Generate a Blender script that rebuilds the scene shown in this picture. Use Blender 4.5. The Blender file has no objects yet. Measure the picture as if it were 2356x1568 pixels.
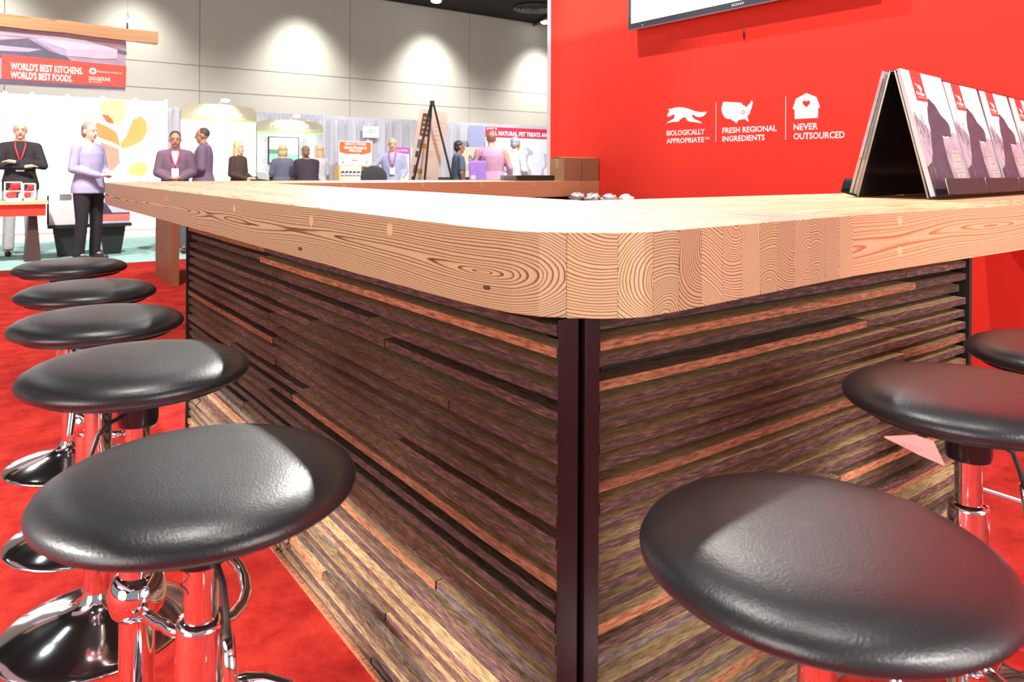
import bpy, bmesh, math, random
from mathutils import Vector, Matrix, Euler
random.seed(7)
PI = math.pi
S = bpy.context.scene
COL = S.collection

# ------------------------------------------------------------------ camera
CAM_H = 1.1727
YAW = 0.6362
cd = bpy.data.cameras.new('camera')
cam = bpy.data.objects.new('camera', cd); COL.objects.link(cam)
cd.sensor_width = 36.0
cd.lens = 25.906
cd.shift_y = -0.16764
cd.clip_start = 0.05; cd.clip_end = 200
view = Vector((math.sin(YAW), math.cos(YAW), 0)); right = Vector((math.cos(YAW), -math.sin(YAW), 0)); up = Vector((0, 0, 1))
ROLL = 0.0051
r2 = right*math.cos(ROLL) + up*math.sin(ROLL)
u2 = up*math.cos(ROLL) - right*math.sin(ROLL)
M = Matrix((r2, u2, -view)).transposed().to_4x4()
M.translation = Vector((0, 0, CAM_H))
cam.matrix_world = M
cd.dof.use_dof = True; cd.dof.focus_distance = 2.2; cd.dof.aperture_fstop = 7.0
S.camera = cam

# ------------------------------------------------------------------ world, view, lights
w = bpy.data.worlds.new('world'); S.world = w; w.use_nodes = True
w.node_tree.nodes['Background'].inputs[0].default_value = (0.93, 0.95, 1.0, 1)
w.node_tree.nodes['Background'].inputs[1].default_value = 0.33
vs = S.view_settings
vs.view_transform = 'Standard'; vs.look = 'None'; vs.gamma = 1; vs.use_curve_mapping = False
vs.exposure = 0.0

def lamp(kind, loc, target, power, col=(1, 0.96, 0.9), radius=0.08, cone=60, blend=0.4, size=None, name='lamp'):
    l = bpy.data.lights.new(name, kind)
    l.energy = power; l.color = col
    if kind == 'SPOT':
        l.spot_size = math.radians(cone); l.spot_blend = blend; l.shadow_soft_size = radius
    elif kind == 'POINT':
        l.shadow_soft_size = radius
    elif kind == 'AREA':
        l.shape = 'DISK'; l.size = size
    o = bpy.data.objects.new(name, l); COL.objects.link(o)
    o.location = loc
    if target is not None:
        d = Vector(target) - Vector(loc)
        o.rotation_euler = d.to_track_quat('-Z', 'Y').to_euler()
    return o
# key spots over the bar, reaching in from beyond the red wall
lamp('SPOT', (5.25, 8.4, 4.55), (0.6, 2.0, 1.0), 6500, radius=0.07, cone=50, blend=0.8, name='key_spot')
lamp('SPOT', (4.45, 4.0, 3.95), (1.0, 1.2, 1.0), 240, radius=0.05, cone=60, blend=1.0, name='corner_spot')
lamp('SPOT', (-1.6, 2.4, 5.9), (-1.3, 3.6, 0.0), 900, radius=0.1, cone=40, blend=1.0, name='carpet_spot')
# spots above the stools
lamp('SPOT', (0.30, 2.2, 5.9), (0.5, 1.9, 0.0), 560, radius=0.06, cone=58, name='stool_spot')
lamp('SPOT', (1.0, 0.1, 5.9), (1.1, 0.5, 0.0), 260, radius=0.06, cone=50, name='stool_spot')
# wall wash on the red wall
lamp('SPOT', (3.3, 5.2, 5.9), (4.73, 3.6, 1.8), 1250, col=(1, 0.97, 0.95), radius=0.05, cone=62, name='wall_spot')
lamp('SPOT', (2.4, 2.2, 5.9), (4.73, 1.8, 1.6), 850, col=(1, 0.97, 0.95), radius=0.05, cone=62, name='wall_spot')
lamp('SPOT', (2.6, -3.2, 5.9), (3.2, 1.2, 1.2), 1500, col=(1, 0.97, 0.94), radius=0.15, cone=34, blend=0.8, name='stand_fill')  # added spot that brightens the magazines, not an actual fixture
for x in (-1.0, 2.2, 5.5, 8.5):
    lamp('SPOT', (x, 7.2, 5.95), (x + 0.5, 11.6, 0.4), 2600, col=(1, 0.98, 0.95), radius=0.15, cone=62, blend=0.8, name='aisle_spot')
lamp('SPOT', (0.8, 6.2, 5.9), (0.2, 7.8, 0.0), 2300, radius=0.1, cone=60, blend=0.8, name='carpet_spot')
lamp('SPOT', (3.2, 3.4, 5.9), (3.95, 6.6, 1.2), 900, radius=0.1, cone=34, blend=0.6, name='easel_fill')  # added only to brighten the menu board on the easel
# added strip lights out of view, lighting the lower slats under the blocker boards
for sl, tg_, pw, rz, lg in (((-6.0, 2.2, 4.6), (-0.6, 2.2, 0.0), 900, PI/2, 3.6), ((1.5, -5.0, 4.6), (1.5, -0.2, 0.0), 230, 0, 2.6)):
    so = lamp('AREA', sl, tg_, pw, size=lg, name='side_fill_strip')
    so.data.shape = 'RECTANGLE'; so.data.size = lg; so.data.size_y = 0.05; so.data.spread = math.radians(110)
# soft hall light coming from the aisle on the left and behind the camera
lamp('AREA', (-6.5, -1.0, 1.6), (0.9, 2.0, 0.8), 450, col=(1, 0.95, 0.88), size=4.5, name='hall_fill')
lamp('AREA', (3.2, -6.5, 1.9), (1.8, 0.9, 0.8), 450, col=(1, 0.93, 0.88), size=4.0, name='hall_fill')
# hall lamps hanging in the dark ceiling
for gx in (-6, -1.5, 3, 7.5, 12):
    for gy in (-5, 1, 7.5, 12.8):
        lamp('POINT', (gx, gy, 6.0), None, 22 if gy < 9 else 90, col=(0.97, 1.0, 0.97), radius=0.14, name='hall_lamp')
# down-lights washing the back wall
for x, e in ((0.4, 330), (3.2, 380), (7.4, 620), (11.5, 700), (15.8, 780), (19.5, 500)):
    lamp('SPOT', (x, 18.9, 6.0), (x, 19.7, 2.4), e*1.6, col=(0.99, 1.0, 0.93), radius=0.35, cone=88, blend=1.0, name='wall_washer')
for x in (0.5, 4.5, 9, 12.5):
    lamp('SPOT', (x, 12.5, 5.9), (x + 0.6, 16.5, 1.4), 1100, col=(0.97, 0.97, 1.0), radius=0.1, cone=75, blend=0.6, name='booth_spot')

# ------------------------------------------------------------------ materials
MATS = {}
def _n(nt, t, x=0, y=0, **k):
    n = nt.nodes.new(t); n.location = (x, y)
    for a, b in k.items(): setattr(n, a, b)
    return n
def math_node(nt, op, a, b=None, c=None):
    n = nt.nodes.new('ShaderNodeMath'); n.operation = op
    for i, v in enumerate((a, b, c)):
        if v is None: continue
        if isinstance(v, (int, float)): n.inputs[i].default_value = v
        else: nt.links.new(v, n.inputs[i])
    return n.outputs[0]
def mat(name, col, rough=0.6, metal=0.0, var=0.06, scale=20, bump=0.0, bscale=200, spec=0.5, emit=None, estr=0, trans=0, coat=0, alpha=1):
    if name in MATS: return MATS[name]
    m = bpy.data.materials.new(name); m.use_nodes = True
    nt = m.node_tree; b = nt.nodes['Principled BSDF']
    b.inputs['Roughness'].default_value = rough; b.inputs['Metallic'].default_value = metal
    b.inputs['Specular IOR Level'].default_value = spec
    b.inputs['Coat Weight'].default_value = coat; b.inputs['Transmission Weight'].default_value = trans
    if var > 0:
        tc = _n(nt, 'ShaderNodeTexCoord'); no = _n(nt, 'ShaderNodeTexNoise'); no.inputs['Scale'].default_value = scale; no.inputs['Detail'].default_value = 4
        nt.links.new(tc.outputs['Object'], no.inputs['Vector'])
        mx = _n(nt, 'ShaderNodeMix', data_type='RGBA'); nt.links.new(no.outputs['Fac'], mx.inputs[0])
        mx.inputs[6].default_value = (*[max(0, c*(1-var*2)) for c in col], 1); mx.inputs[7].default_value = (*[min(1, c*(1+var*2)) for c in col], 1)
        nt.links.new(mx.outputs[2], b.inputs['Base Color'])
    else: b.inputs['Base Color'].default_value = (*col, 1)
    if bump > 0:
        tc = _n(nt, 'ShaderNodeTexCoord'); no = _n(nt, 'ShaderNodeTexNoise'); no.inputs['Scale'].default_value = bscale; no.inputs['Detail'].default_value = 3
        nt.links.new(tc.outputs['Object'], no.inputs['Vector'])
        bu = _n(nt, 'ShaderNodeBump'); bu.inputs['Strength'].default_value = bump; bu.inputs['Distance'].default_value = 0.002
        nt.links.new(no.outputs['Fac'], bu.inputs['Height']); nt.links.new(bu.outputs['Normal'], b.inputs['Normal'])
    if emit is not None:
        b.inputs['Emission Color'].default_value = (*emit, 1); b.inputs['Emission Strength'].default_value = estr
    MATS[name] = m
    return m

def wood(name, axis, cols, ring=0.0050, warp=0.016, pith=(0.14, 0.20), rough=0.42, stretch=0.8):
    """solid timber: growth rings around a wandering pith that runs along one axis"""
    m = bpy.data.materials.new(name); m.use_nodes = True
    nt = m.node_tree; b = nt.nodes['Principled BSDF']; L = nt.links.new
    tc = _n(nt, 'ShaderNodeTexCoord'); oi = _n(nt, 'ShaderNodeObjectInfo')
    sp = _n(nt, 'ShaderNodeSeparateXYZ'); L(tc.outputs['Object'], sp.inputs[0])
    ax = {'x': (1, 2, 0), 'y': (0, 2, 1), 'z': (0, 1, 2)}[axis]
    u, v, wv = (sp.outputs[i] for i in ax)
    rnd = oi.outputs['Random']
    r1 = math_node(nt, 'SUBTRACT', math_node(nt, 'FRACT', math_node(nt, 'MULTIPLY', rnd, 17.31)), 0.5)
    r3 = math_node(nt, 'SUBTRACT', math_node(nt, 'FRACT', math_node(nt, 'MULTIPLY', rnd, 71.7)), 0.5)
    cb = _n(nt, 'ShaderNodeCombineXYZ')
    L(math_node(nt, 'ADD', math_node(nt, 'MULTIPLY', u, 4.0), math_node(nt, 'MULTIPLY', rnd, 40)), cb.inputs[0])
    L(math_node(nt, 'MULTIPLY', v, 4.0), cb.inputs[1]); L(math_node(nt, 'MULTIPLY', wv, stretch), cb.inputs[2])
    n1 = _n(nt, 'ShaderNodeTexNoise'); n1.inputs['Scale'].default_value = 1.0; n1.inputs['Detail'].default_value = 1.5
    L(cb.outputs[0], n1.inputs['Vector'])
    sc = _n(nt, 'ShaderNodeSeparateColor'); L(n1.outputs['Color'], sc.inputs[0])
    du = math_node(nt, 'MULTIPLY', math_node(nt, 'SUBTRACT', sc.outputs[0], 0.5), warp*5)
    dv = math_node(nt, 'MULTIPLY', math_node(nt, 'SUBTRACT', sc.outputs[1], 0.5), warp*5)
    uu = math_node(nt, 'ADD', math_node(nt, 'ADD', u, math_node(nt, 'MULTIPLY', r1, pith[0])), du)
    vv = math_node(nt, 'ADD', math_node(nt, 'ADD', v, math_node(nt, 'MULTIPLY', r3, pith[1])), dv)
    rr = math_node(nt, 'SQRT', math_node(nt, 'ADD', math_node(nt, 'MULTIPLY', uu, uu), math_node(nt, 'MULTIPLY', vv, vv)))
    n2 = _n(nt, 'ShaderNodeTexNoise'); n2.inputs['Scale'].default_value = 60; n2.inputs['Detail'].default_value = 2
    cb2 = _n(nt, 'ShaderNodeCombineXYZ'); L(u, cb2.inputs[0]); L(v, cb2.inputs[1]); L(math_node(nt, 'MULTIPLY', wv, 0.12), cb2.inputs[2])
    L(cb2.outputs[0], n2.inputs['Vector'])
    rr = math_node(nt, 'ADD', rr, math_node(nt, 'MULTIPLY', n2.outputs['Fac'], 0.0022))
    # slowly changing ring spacing
    n3 = _n(nt, 'ShaderNodeTexNoise', noise_dimensions='1D'); n3.inputs['Scale'].default_value = 18; L(rr, n3.inputs['W'])
    ph = math_node(nt, 'ADD', math_node(nt, 'MULTIPLY', rr, 1/ring), math_node(nt, 'MULTIPLY', n3.outputs['Fac'], 5.0))
    fr = math_node(nt, 'FRACT', ph)
    cr = _n(nt, 'ShaderNodeValToRGB'); e = cr.color_ramp.elements
    e[0].position = 0.0; e[0].color = (*cols[0], 1); e[1].position = 0.60; e[1].color = (*[c*0.9 for c in cols[0]], 1)
    q = cr.color_ramp.elements.new(0.80); q.color = (*cols[1], 1)
    q = cr.color_ramp.elements.new(0.92); q.color = (*[c*0.85 for c in cols[1]], 1)
    q = cr.color_ramp.elements.new(0.99); q.color = (*cols[0], 1)
    L(fr, cr.inputs[0])
    # board-to-board tint
    hs = _n(nt, 'ShaderNodeHueSaturation')
    L(math_node(nt, 'ADD', 0.488, math_node(nt, 'MULTIPLY', rnd, 0.02)), hs.inputs['Hue'])
    L(math_node(nt, 'ADD', 0.86, math_node(nt, 'MULTIPLY', math_node(nt, 'FRACT', math_node(nt, 'MULTIPLY', rnd, 5.3)), 0.26)), hs.inputs['Value'])
    L(cr.outputs[0], hs.inputs['Color']); L(hs.outputs[0], b.inputs['Base Color'])
    b.inputs['Roughness'].default_value = rough; b.inputs['Specular IOR Level'].default_value = 0.3
    MATS[name] = m
    return m

FIR = ((0.70, 0.50, 0.30), (0.17, 0.075, 0.03))
FIR2 = ((0.74, 0.46, 0.26), (0.50, 0.21, 0.08))
wood_y = wood('fir along the long arm', 'y', FIR)
wood_x = wood('fir along the short arms', 'x', FIR2, ring=0.007, warp=0.026)
wood_z = wood('upright fir', 'z', ((0.30, 0.13, 0.06), (0.16, 0.06, 0.03)))
wood_beam = wood('beam timber', 'x', ((0.45, 0.25, 0.12), (0.25, 0.12, 0.05)), ring=0.012)

def slat_mat(name, c1, c2, c3, sx=1.0):
    m = bpy.data.materials.new(name); m.use_nodes = True
    nt = m.node_tree; b = nt.nodes['Principled BSDF']; L = nt.links.new
    tc = _n(nt, 'ShaderNodeTexCoord'); oi = _n(nt, 'ShaderNodeObjectInfo')
    mp = _n(nt, 'ShaderNodeMapping'); mp.inputs['Scale'].default_value = (30, 240, 240)
    L(tc.outputs['Object'], mp.inputs[0])
    ad = _n(nt, 'ShaderNodeVectorMath', operation='ADD'); L(mp.outputs[0], ad.inputs[0])
    cb = _n(nt, 'ShaderNodeCombineXYZ'); L(math_node(nt, 'MULTIPLY', oi.outputs['Random'], 50), cb.inputs[0]); L(cb.outputs[0], ad.inputs[1])
    n = _n(nt, 'ShaderNodeTexNoise'); n.inputs['Scale'].default_value = 1; n.inputs['Detail'].default_value = 6; n.inputs['Roughness'].default_value = 0.65
    L(ad.outputs[0], n.inputs['Vector'])
    cr = _n(nt, 'ShaderNodeValToRGB'); e = cr.color_ramp.elements
    e[0].position = 0.34; e[0].color = (*c1, 1); e[1].position = 0.68; e[1].color = (*c3, 1)
    q = e.new(0.5); q.color = (*c2, 1)
    L(n.outputs['Fac'], cr.inputs[0])
    # saw marks across the grain
    wv = _n(nt, 'ShaderNodeTexWave'); wv.inputs['Scale'].default_value = 110; wv.inputs['Distortion'].default_value = 5; wv.inputs['Detail'].default_value = 2
    mp2 = _n(nt, 'ShaderNodeMapping'); mp2.inputs['Rotation'].default_value = (0, 0.5, 0.2); L(tc.outputs['Object'], mp2.inputs[0]); L(mp2.outputs[0], wv.inputs['Vector'])
    mx = _n(nt, 'ShaderNodeMix', data_type='RGBA', blend_type='MULTIPLY'); mx.inputs[0].default_value = 0.55
    L(cr.outputs[0], mx.inputs[6]); L(wv.outputs['Color'], mx.inputs[7])
    hs = _n(nt, 'ShaderNodeHueSaturation'); L(mx.outputs[2], hs.inputs['Color'])
    L(math_node(nt, 'ADD', 0.7, math_node(nt, 'MULTIPLY', math_node(nt, 'FRACT', math_node(nt, 'MULTIPLY', oi.outputs['Random'], 13.7)), 0.7)), hs.inputs['Value'])
    L(hs.outputs[0], b.inputs['Base Color'])
    b.inputs['Roughness'].default_value = 0.8
    bu = _n(nt, 'ShaderNodeBump'); bu.inputs['Strength'].default_value = 0.6; bu.inputs['Distance'].default_value = 0.0015
    L(n.outputs['Fac'], bu.inputs['Height']); L(bu.outputs['Normal'], b.inputs['Normal'])
    MATS[name] = m
    return m
face_mats = [slat_mat('weathered plum brown face', (0.020, 0.009, 0.008), (0.092, 0.038, 0.034), (0.26, 0.125, 0.11)),
             slat_mat('weathered dark brown face', (0.017, 0.008, 0.006), (0.078, 0.034, 0.025), (0.22, 0.10, 0.07)),
             slat_mat('weathered grey brown face', (0.028, 0.021, 0.019), (0.10, 0.07, 0.062), (0.24, 0.18, 0.155)),
             slat_mat('rusty orange face', (0.12, 0.04, 0.02), (0.36, 0.125, 0.055), (0.58, 0.26, 0.13))]
top_mats = [slat_mat('pale sawn top', (0.24, 0.13, 0.058), (0.46, 0.29, 0.135), (0.68, 0.50, 0.28)),
            slat_mat('dark stained top', (0.03, 0.018, 0.011), (0.12, 0.068, 0.034), (0.27, 0.17, 0.09))]

def leather():
    m = bpy.data.materials.new('black leatherette'); m.use_nodes = True
    nt = m.node_tree; b = nt.nodes['Principled BSDF']; L = nt.links.new
    b.inputs['Base Color'].default_value = (0.014, 0.014, 0.017, 1)
    b.inputs['Roughness'].default_value = 0.42; b.inputs['Specular IOR Level'].default_value = 0.65
    tc = _n(nt, 'ShaderNodeTexCoord')
    nz = _n(nt, 'ShaderNodeTexNoise'); nz.inputs['Scale'].default_value = 60; L(tc.outputs['Object'], nz.inputs['Vector'])
    ad = _n(nt, 'ShaderNodeVectorMath', operation='MULTIPLY_ADD'); ad.inputs[1].default_value = (0.006, 0.006, 0.006)
    L(nz.outputs['Color'], ad.inputs[0]); L(tc.outputs['Object'], ad.inputs[2])
    vo = _n(nt, 'ShaderNodeTexVoronoi', feature='SMOOTH_F1'); vo.inputs['Scale'].default_value = 420; L(ad.outputs[0], vo.inputs['Vector'])
    n2 = _n(nt, 'ShaderNodeTexNoise'); n2.inputs['Scale'].default_value = 14; n2.inputs['Detail'].default_value = 3; L(tc.outputs['Object'], n2.inputs['Vector'])
    mu = math_node(nt, 'MULTIPLY', vo.outputs['Distance'], math_node(nt, 'ADD', 0.8, math_node(nt, 'MULTIPLY', n2.outputs['Fac'], 0.4)))
    bu = _n(nt, 'ShaderNodeBump'); bu.inputs['Strength'].default_value = 0.4; bu.inputs['Distance'].default_value = 0.0006
    L(mu, bu.inputs['Height']); L(bu.outputs['Normal'], b.inputs['Normal'])
    L(math_node(nt, 'ADD', 0.33, math_node(nt, 'MULTIPLY', n2.outputs['Fac'], 0.05)), b.inputs['Roughness'])
    return m
M_leather = leather()
def carpet(name, col, dark):
    m = bpy.data.materials.new(name); m.use_nodes = True
    nt = m.node_tree; b = nt.nodes['Principled BSDF']; L = nt.links.new
    tc = _n(nt, 'ShaderNodeTexCoord')
    n = _n(nt, 'ShaderNodeTexNoise'); n.inputs['Scale'].default_value = 7; n.inputs['Detail'].default_value = 8; n.inputs['Roughness'].default_value = 0.7; L(tc.outputs['Object'], n.inputs['Vector'])
    cr = _n(nt, 'ShaderNodeValToRGB'); cr.color_ramp.elements[0].position = 0.36; cr.color_ramp.elements[0].color = (*dark, 1)
    cr.color_ramp.elements[1].position = 0.66; cr.color_ramp.elements[1].color = (*col, 1); L(n.outputs['Fac'], cr.inputs[0]); L(cr.outputs[0], b.inputs['Base Color'])
    f = _n(nt, 'ShaderNodeTexNoise'); f.inputs['Scale'].default_value = 380; f.inputs['Detail'].default_value = 3; L(tc.outputs['Object'], f.inputs['Vector'])
    bu = _n(nt, 'ShaderNodeBump'); bu.inputs['Strength'].default_value = 0.8; bu.inputs['Distance'].default_value = 0.004; L(f.outputs['Fac'], bu.inputs['Height']); L(bu.outputs['Normal'], b.inputs['Normal'])
    b.inputs['Roughness'].default_value = 1.0; b.inputs['Specular IOR Level'].default_value = 0.1
    return m
M_carpet = carpet('red carpet', (0.40, 0.026, 0.016), (0.22, 0.007, 0.006))
M_teal = carpet('teal aisle carpet', (0.34, 0.52, 0.48), (0.26, 0.42, 0.39))
M_beige = carpet('beige booth carpet', (0.85, 0.62, 0.48), (0.7, 0.45, 0.32))
M_chrome = mat('chrome', (0.86, 0.86, 0.88), rough=0.045, metal=1, var=0)
M_chrome2 = mat('worn chrome', (0.80, 0.80, 0.82), rough=0.10, metal=1, var=0)
M_black = mat('matte black', (0.018, 0.018, 0.02), rough=0.5, var=0)
M_blackgloss = mat('gloss black', (0.012, 0.012, 0.015), rough=0.16, var=0)
M_edge = mat('acrylic edge', (0.42, 0.36, 0.28), rough=0.4, var=0)
M_red = mat('red wall laminate', (0.86, 0.042, 0.026), rough=0.5, var=0.012, scale=2, spec=0.25)
M_redgloss = mat('glossy red flooring', (0.42, 0.004, 0.006), rough=0.22, var=0.02, scale=3)
M_white = mat('white print', (0.88, 0.88, 0.90), rough=0.5, var=0)
M_trimwhite = mat('white aluminium trim', (0.72, 0.68, 0.75), rough=0.4, var=0.01)
M_wall = mat('beige hall wall', (0.62, 0.585, 0.52), rough=0.8, var=0.02, scale=1)
M_joint = mat('dark joint', (0.22, 0.20, 0.17), rough=0.9, var=0)
M_ceil = mat('black ceiling', (0.006, 0.006, 0.008), rough=0.9, var=0)
M_post = mat('maroon black steel', (0.014, 0.005, 0.007), rough=0.3, var=0.05, scale=9, spec=0.35)
M_recess = mat('dark plywood backing', (0.012, 0.008, 0.006), rough=0.9, var=0.05)
M_card = mat('cardboard', (0.38, 0.22, 0.12), rough=0.85, var=0.04, scale=40)
M_glow = mat('backlit fabric', (0.95, 0.95, 0.97), rough=0.7, var=0, emit=(1.0, 1.0, 1.0), estr=0.75)
M_screen = mat('white television picture', (0.9, 0.9, 0.95), rough=0.3, var=0, emit=(0.97, 0.97, 1), estr=1.15)

# ------------------------------------------------------------------ mesh helpers
class MB:
    def loft(s, rings, n=20, mi=0):
        V = []; F = []
        for c, rx, ry in rings:
            for j in range(n): V.append((c[0]+rx*math.cos(2*PI*j/n), c[1]+ry*math.sin(2*PI*j/n), c[2]))
        for i in range(len(rings)-1):
            for j in range(n): F.append((i*n+j, i*n+(j+1) % n, (i+1)*n+(j+1) % n, (i+1)*n+j))
        m = (len(rings)-1)*n
        F += [tuple(range(n-1, -1, -1)), tuple(range(m, m+n))]
        return s.add(V, F, mi, True)
    def __init__(s): s.v = []; s.f = []; s.m = []; s.sm = []
    def add(s, vs_, fs, mi=0, smooth=False):
        o = len(s.v); s.v += [tuple(p) for p in vs_]
        for k, f in enumerate(fs):
            s.f.append(tuple(i+o for i in f)); s.m.append(mi[k] if isinstance(mi, (list, tuple)) else mi); s.sm.append(smooth)
        return s
    def box(s, x0, x1, y0, y1, z0, z1, mi=0, T=None, bev=0.0):
        P = [(x, y, z) for x in (x0, x1) for y in (y0, y1) for z in (z0, z1)]
        if T is not None: P = [T @ Vector(p) for p in P]
        return s.add(P, [(0, 1, 3, 2), (4, 6, 7, 5), (0, 4, 5, 1), (2, 3, 7, 6), (0, 2, 6, 4), (1, 5, 7, 3)], mi)
    def prism(s, poly, a, b, T=None, mi=0, side_mi=None, smooth=False):
        """poly in local xy, extruded from z=a to z=b; T maps to object space"""
        n = len(poly)
        P = [Vector((x, y, a)) for x, y in poly] + [Vector((x, y, b)) for x, y in poly]
        if T is not None: P = [T @ p for p in P]
        F = [tuple(range(n-1, -1, -1)), tuple(range(n, 2*n))] + [(i, (i+1) % n, n+(i+1) % n, n+i) for i in range(n)]
        sm = mi if side_mi is None else side_mi
        return s.add(P, F, [mi, mi] + [sm]*n, smooth)
    def tube(s, pts, r, n=10, closed=False, caps=True, mi=0):
        pts = [Vector(p) for p in pts]; k = len(pts)
        rad = r if isinstance(r, (list, tuple)) else [r]*k
        V = []; F = []
        prev = None
        for i, p in enumerate(pts):
            if closed: t = pts[(i+1) % k] - pts[i-1]
            else: t = pts[min(i+1, k-1)] - pts[max(i-1, 0)]
            t.normalize()
            if prev is None:
                a = Vector((0, 0, 1)) if abs(t.z) < 0.9 else Vector((1, 0, 0))
                u = t.cross(a).normalized()
            else:
                u = (prev - t*prev.dot(t)).normalized()
            prev = u; v = t.cross(u)
            for j in range(n):
                an = 2*PI*j/n
                V.append(p + (u*math.cos(an) + v*math.sin(an))*rad[i])
        for i in range(k if closed else k-1):
            a = i*n; b = ((i+1) % k)*n
            for j in range(n):
                F.append((a+j, a+(j+1) % n, b+(j+1) % n, b+j))
        s.add(V, F, mi, True)
        if caps and not closed:
            o = len(s.v)-len(V)
            s.f += [tuple(o+j for j in range(n-1, -1, -1)), tuple(o+(k-1)*n+j for j in range(n))]; s.m += [mi, mi]; s.sm += [False, False]
        return s
    def lathe(s, prof, c=(0, 0, 0), n=40, mi=0, smooth=True):
        V = []; F = []
        k = len(prof)
        for r, z in prof:
            for j in range(n):
                a = 2*PI*j/n; V.append((c[0]+r*math.cos(a), c[1]+r*math.sin(a), c[2]+z))
        for i in range(k-1):
            for j in range(n):
                F.append((i*n+j, i*n+(j+1) % n, (i+1)*n+(j+1) % n, (i+1)*n+j))
        return s.add(V, F, mi, smooth)
    def ell(s, c, r, n=14, k=9, mi=0, rot=None):
        V = []; F = []
        for i in range(k+1):
            t = PI*i/k
            for j in range(n):
                a = 2*PI*j/n
                p = Vector((r[0]*math.sin(t)*math.cos(a), r[1]*math.sin(t)*math.sin(a), r[2]*math.cos(t)))
                if rot: p = rot @ p
                V.append(Vector(c)+p)
        for i in range(k):
            for j in range(n):
                F.append((i*n+j, (i+1)*n+j, (i+1)*n+(j+1) % n, i*n+(j+1) % n))
        return s.add(V, F, mi, True)
    def cap(s, a, b, ra, rb, n=12, mi=0):
        """tapered capsule"""
        a = Vector(a); b = Vector(b); d = (b-a)
        L = d.length; t = d/L
        pts = []; rad = []
        for q in (-0.98, -0.7, -0.35): pts.append(a+t*q*ra); rad.append(ra*math.sqrt(1-q*q))
        for q in (0, 0.5, 1): pts.append(a+d*q); rad.append(ra+(rb-ra)*q)
        for q in (0.35, 0.7, 0.98): pts.append(b+t*q*rb); rad.append(rb*math.sqrt(1-q*q))
        return s.tube(pts, rad, n, mi=mi)
    def mesh(s, name, mats):
        me = bpy.data.meshes.new(name)
        me.from_pydata(s.v, [], s.f)
        for m in (mats if isinstance(mats, (list, tuple)) else [mats]): me.materials.append(m)
        me.polygons.foreach_set('material_index', s.m); me.polygons.foreach_set('use_smooth', s.sm)
        me.update()
        bm = bmesh.new(); bm.from_mesh(me); bmesh.ops.remove_doubles(bm, verts=bm.verts, dist=1e-6); bmesh.ops.recalc_face_normals(bm, faces=bm.faces); bm.to_mesh(me); bm.free()
        return me

def link(name, me, parent=None, loc=(0, 0, 0), rot=None, **props):
    o = bpy.data.objects.new(name, me); COL.objects.link(o)
    o.location = loc
    if rot is not None: o.rotation_euler = rot
    if parent is not None: o.parent = parent
    for k, v in props.items(): o[k] = v
    return o
def part(name, mb, mats, parent=None, loc=(0, 0, 0), rot=None, **props):
    return link(name, mb.mesh(name, mats), parent, loc, rot, **props)
def thing(name, label, category, loc=(0, 0, 0), rot=None, group=None):
    o = link(name, None, None, loc, rot, label=label, category=category)
    if group: o['group'] = group
    return o
def tag(o, label, category, group=None):
    o['label'] = label; o['category'] = category
    if group: o['group'] = group
    return o
def structure(o): o['kind'] = 'structure'; return o
def copy_tree(o, parent=None):
    c = o.copy(); COL.objects.link(c); c.parent = parent
    for ch in list(o.children): copy_tree(ch, c)
    return c
def bevel(o, wdt, seg=2):
    m = o.modifiers.new('bevel', 'BEVEL'); m.width = wdt; m.segments = seg; m.limit_method = 'ANGLE'; return o

def text_part(name, txt, M4, x0, x1, y0, y1, material, parent, bold=0.02, depth=0.001, align='L', **props):
    """lettering fitted to the box x0..x1, y0..y1 of the plane M4 (local x right, y up, z out)"""
    cu = bpy.data.curves.new(name, 'FONT'); cu.body = txt; cu.size = 1; cu.offset = bold; cu.resolution_u = 2
    if '\n' in txt: cu.align_x = 'CENTER' if align == 'C' else 'LEFT'
    tmp = bpy.data.objects.new('tmp', cu); COL.objects.link(tmp)
    dg = bpy.context.evaluated_depsgraph_get()
    me = bpy.data.meshes.new_from_object(tmp.evaluated_get(dg))
    bpy.data.objects.remove(tmp)
    if not me.vertices: return None
    xs = [v.co.x for v in me.vertices]; ys = [v.co.y for v in me.vertices]
    ax, bx, ay, by = min(xs), max(xs), min(ys), max(ys)
    inv = parent.matrix_basis.inverted() if parent is not None else Matrix.Identity(4)
    for v in me.vertices:
        p = Vector((x0+(v.co.x-ax)/(bx-ax)*(x1-x0), y0+(v.co.y-ay)/max(by-ay, 1e-6)*(y1-y0), depth))
        v.co = inv @ (M4 @ p)
    me.name = name
    me.materials.clear(); me.materials.append(material)
    return link(name, me, parent, **props)
def plane(origin, xdir, ydir):
    x = Vector(xdir).normalized(); y = Vector(ydir).normalized(); z = x.cross(y)
    m = Matrix((x, y, z)).transposed().to_4x4(); m.translation = Vector(origin); return m
def flat(name, poly, M4, d0, d1, material, parent, **props):
    inv = parent.matrix_basis.inverted() if parent is not None else Matrix.Identity(4)
    mb = MB().prism(poly, d0, d1, T=inv @ M4)
    return part(name, mb, material, parent, **props)
def rect(x0, x1, y0, y1): return [(x0, y0), (x1, y0), (x1, y1), (x0, y1)]
def circ(x, y, r, n=16, ry=None): return [(x+r*math.cos(2*PI*i/n), y+(ry or r)*math.sin(2*PI*i/n)) for i in range(n)]

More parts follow.
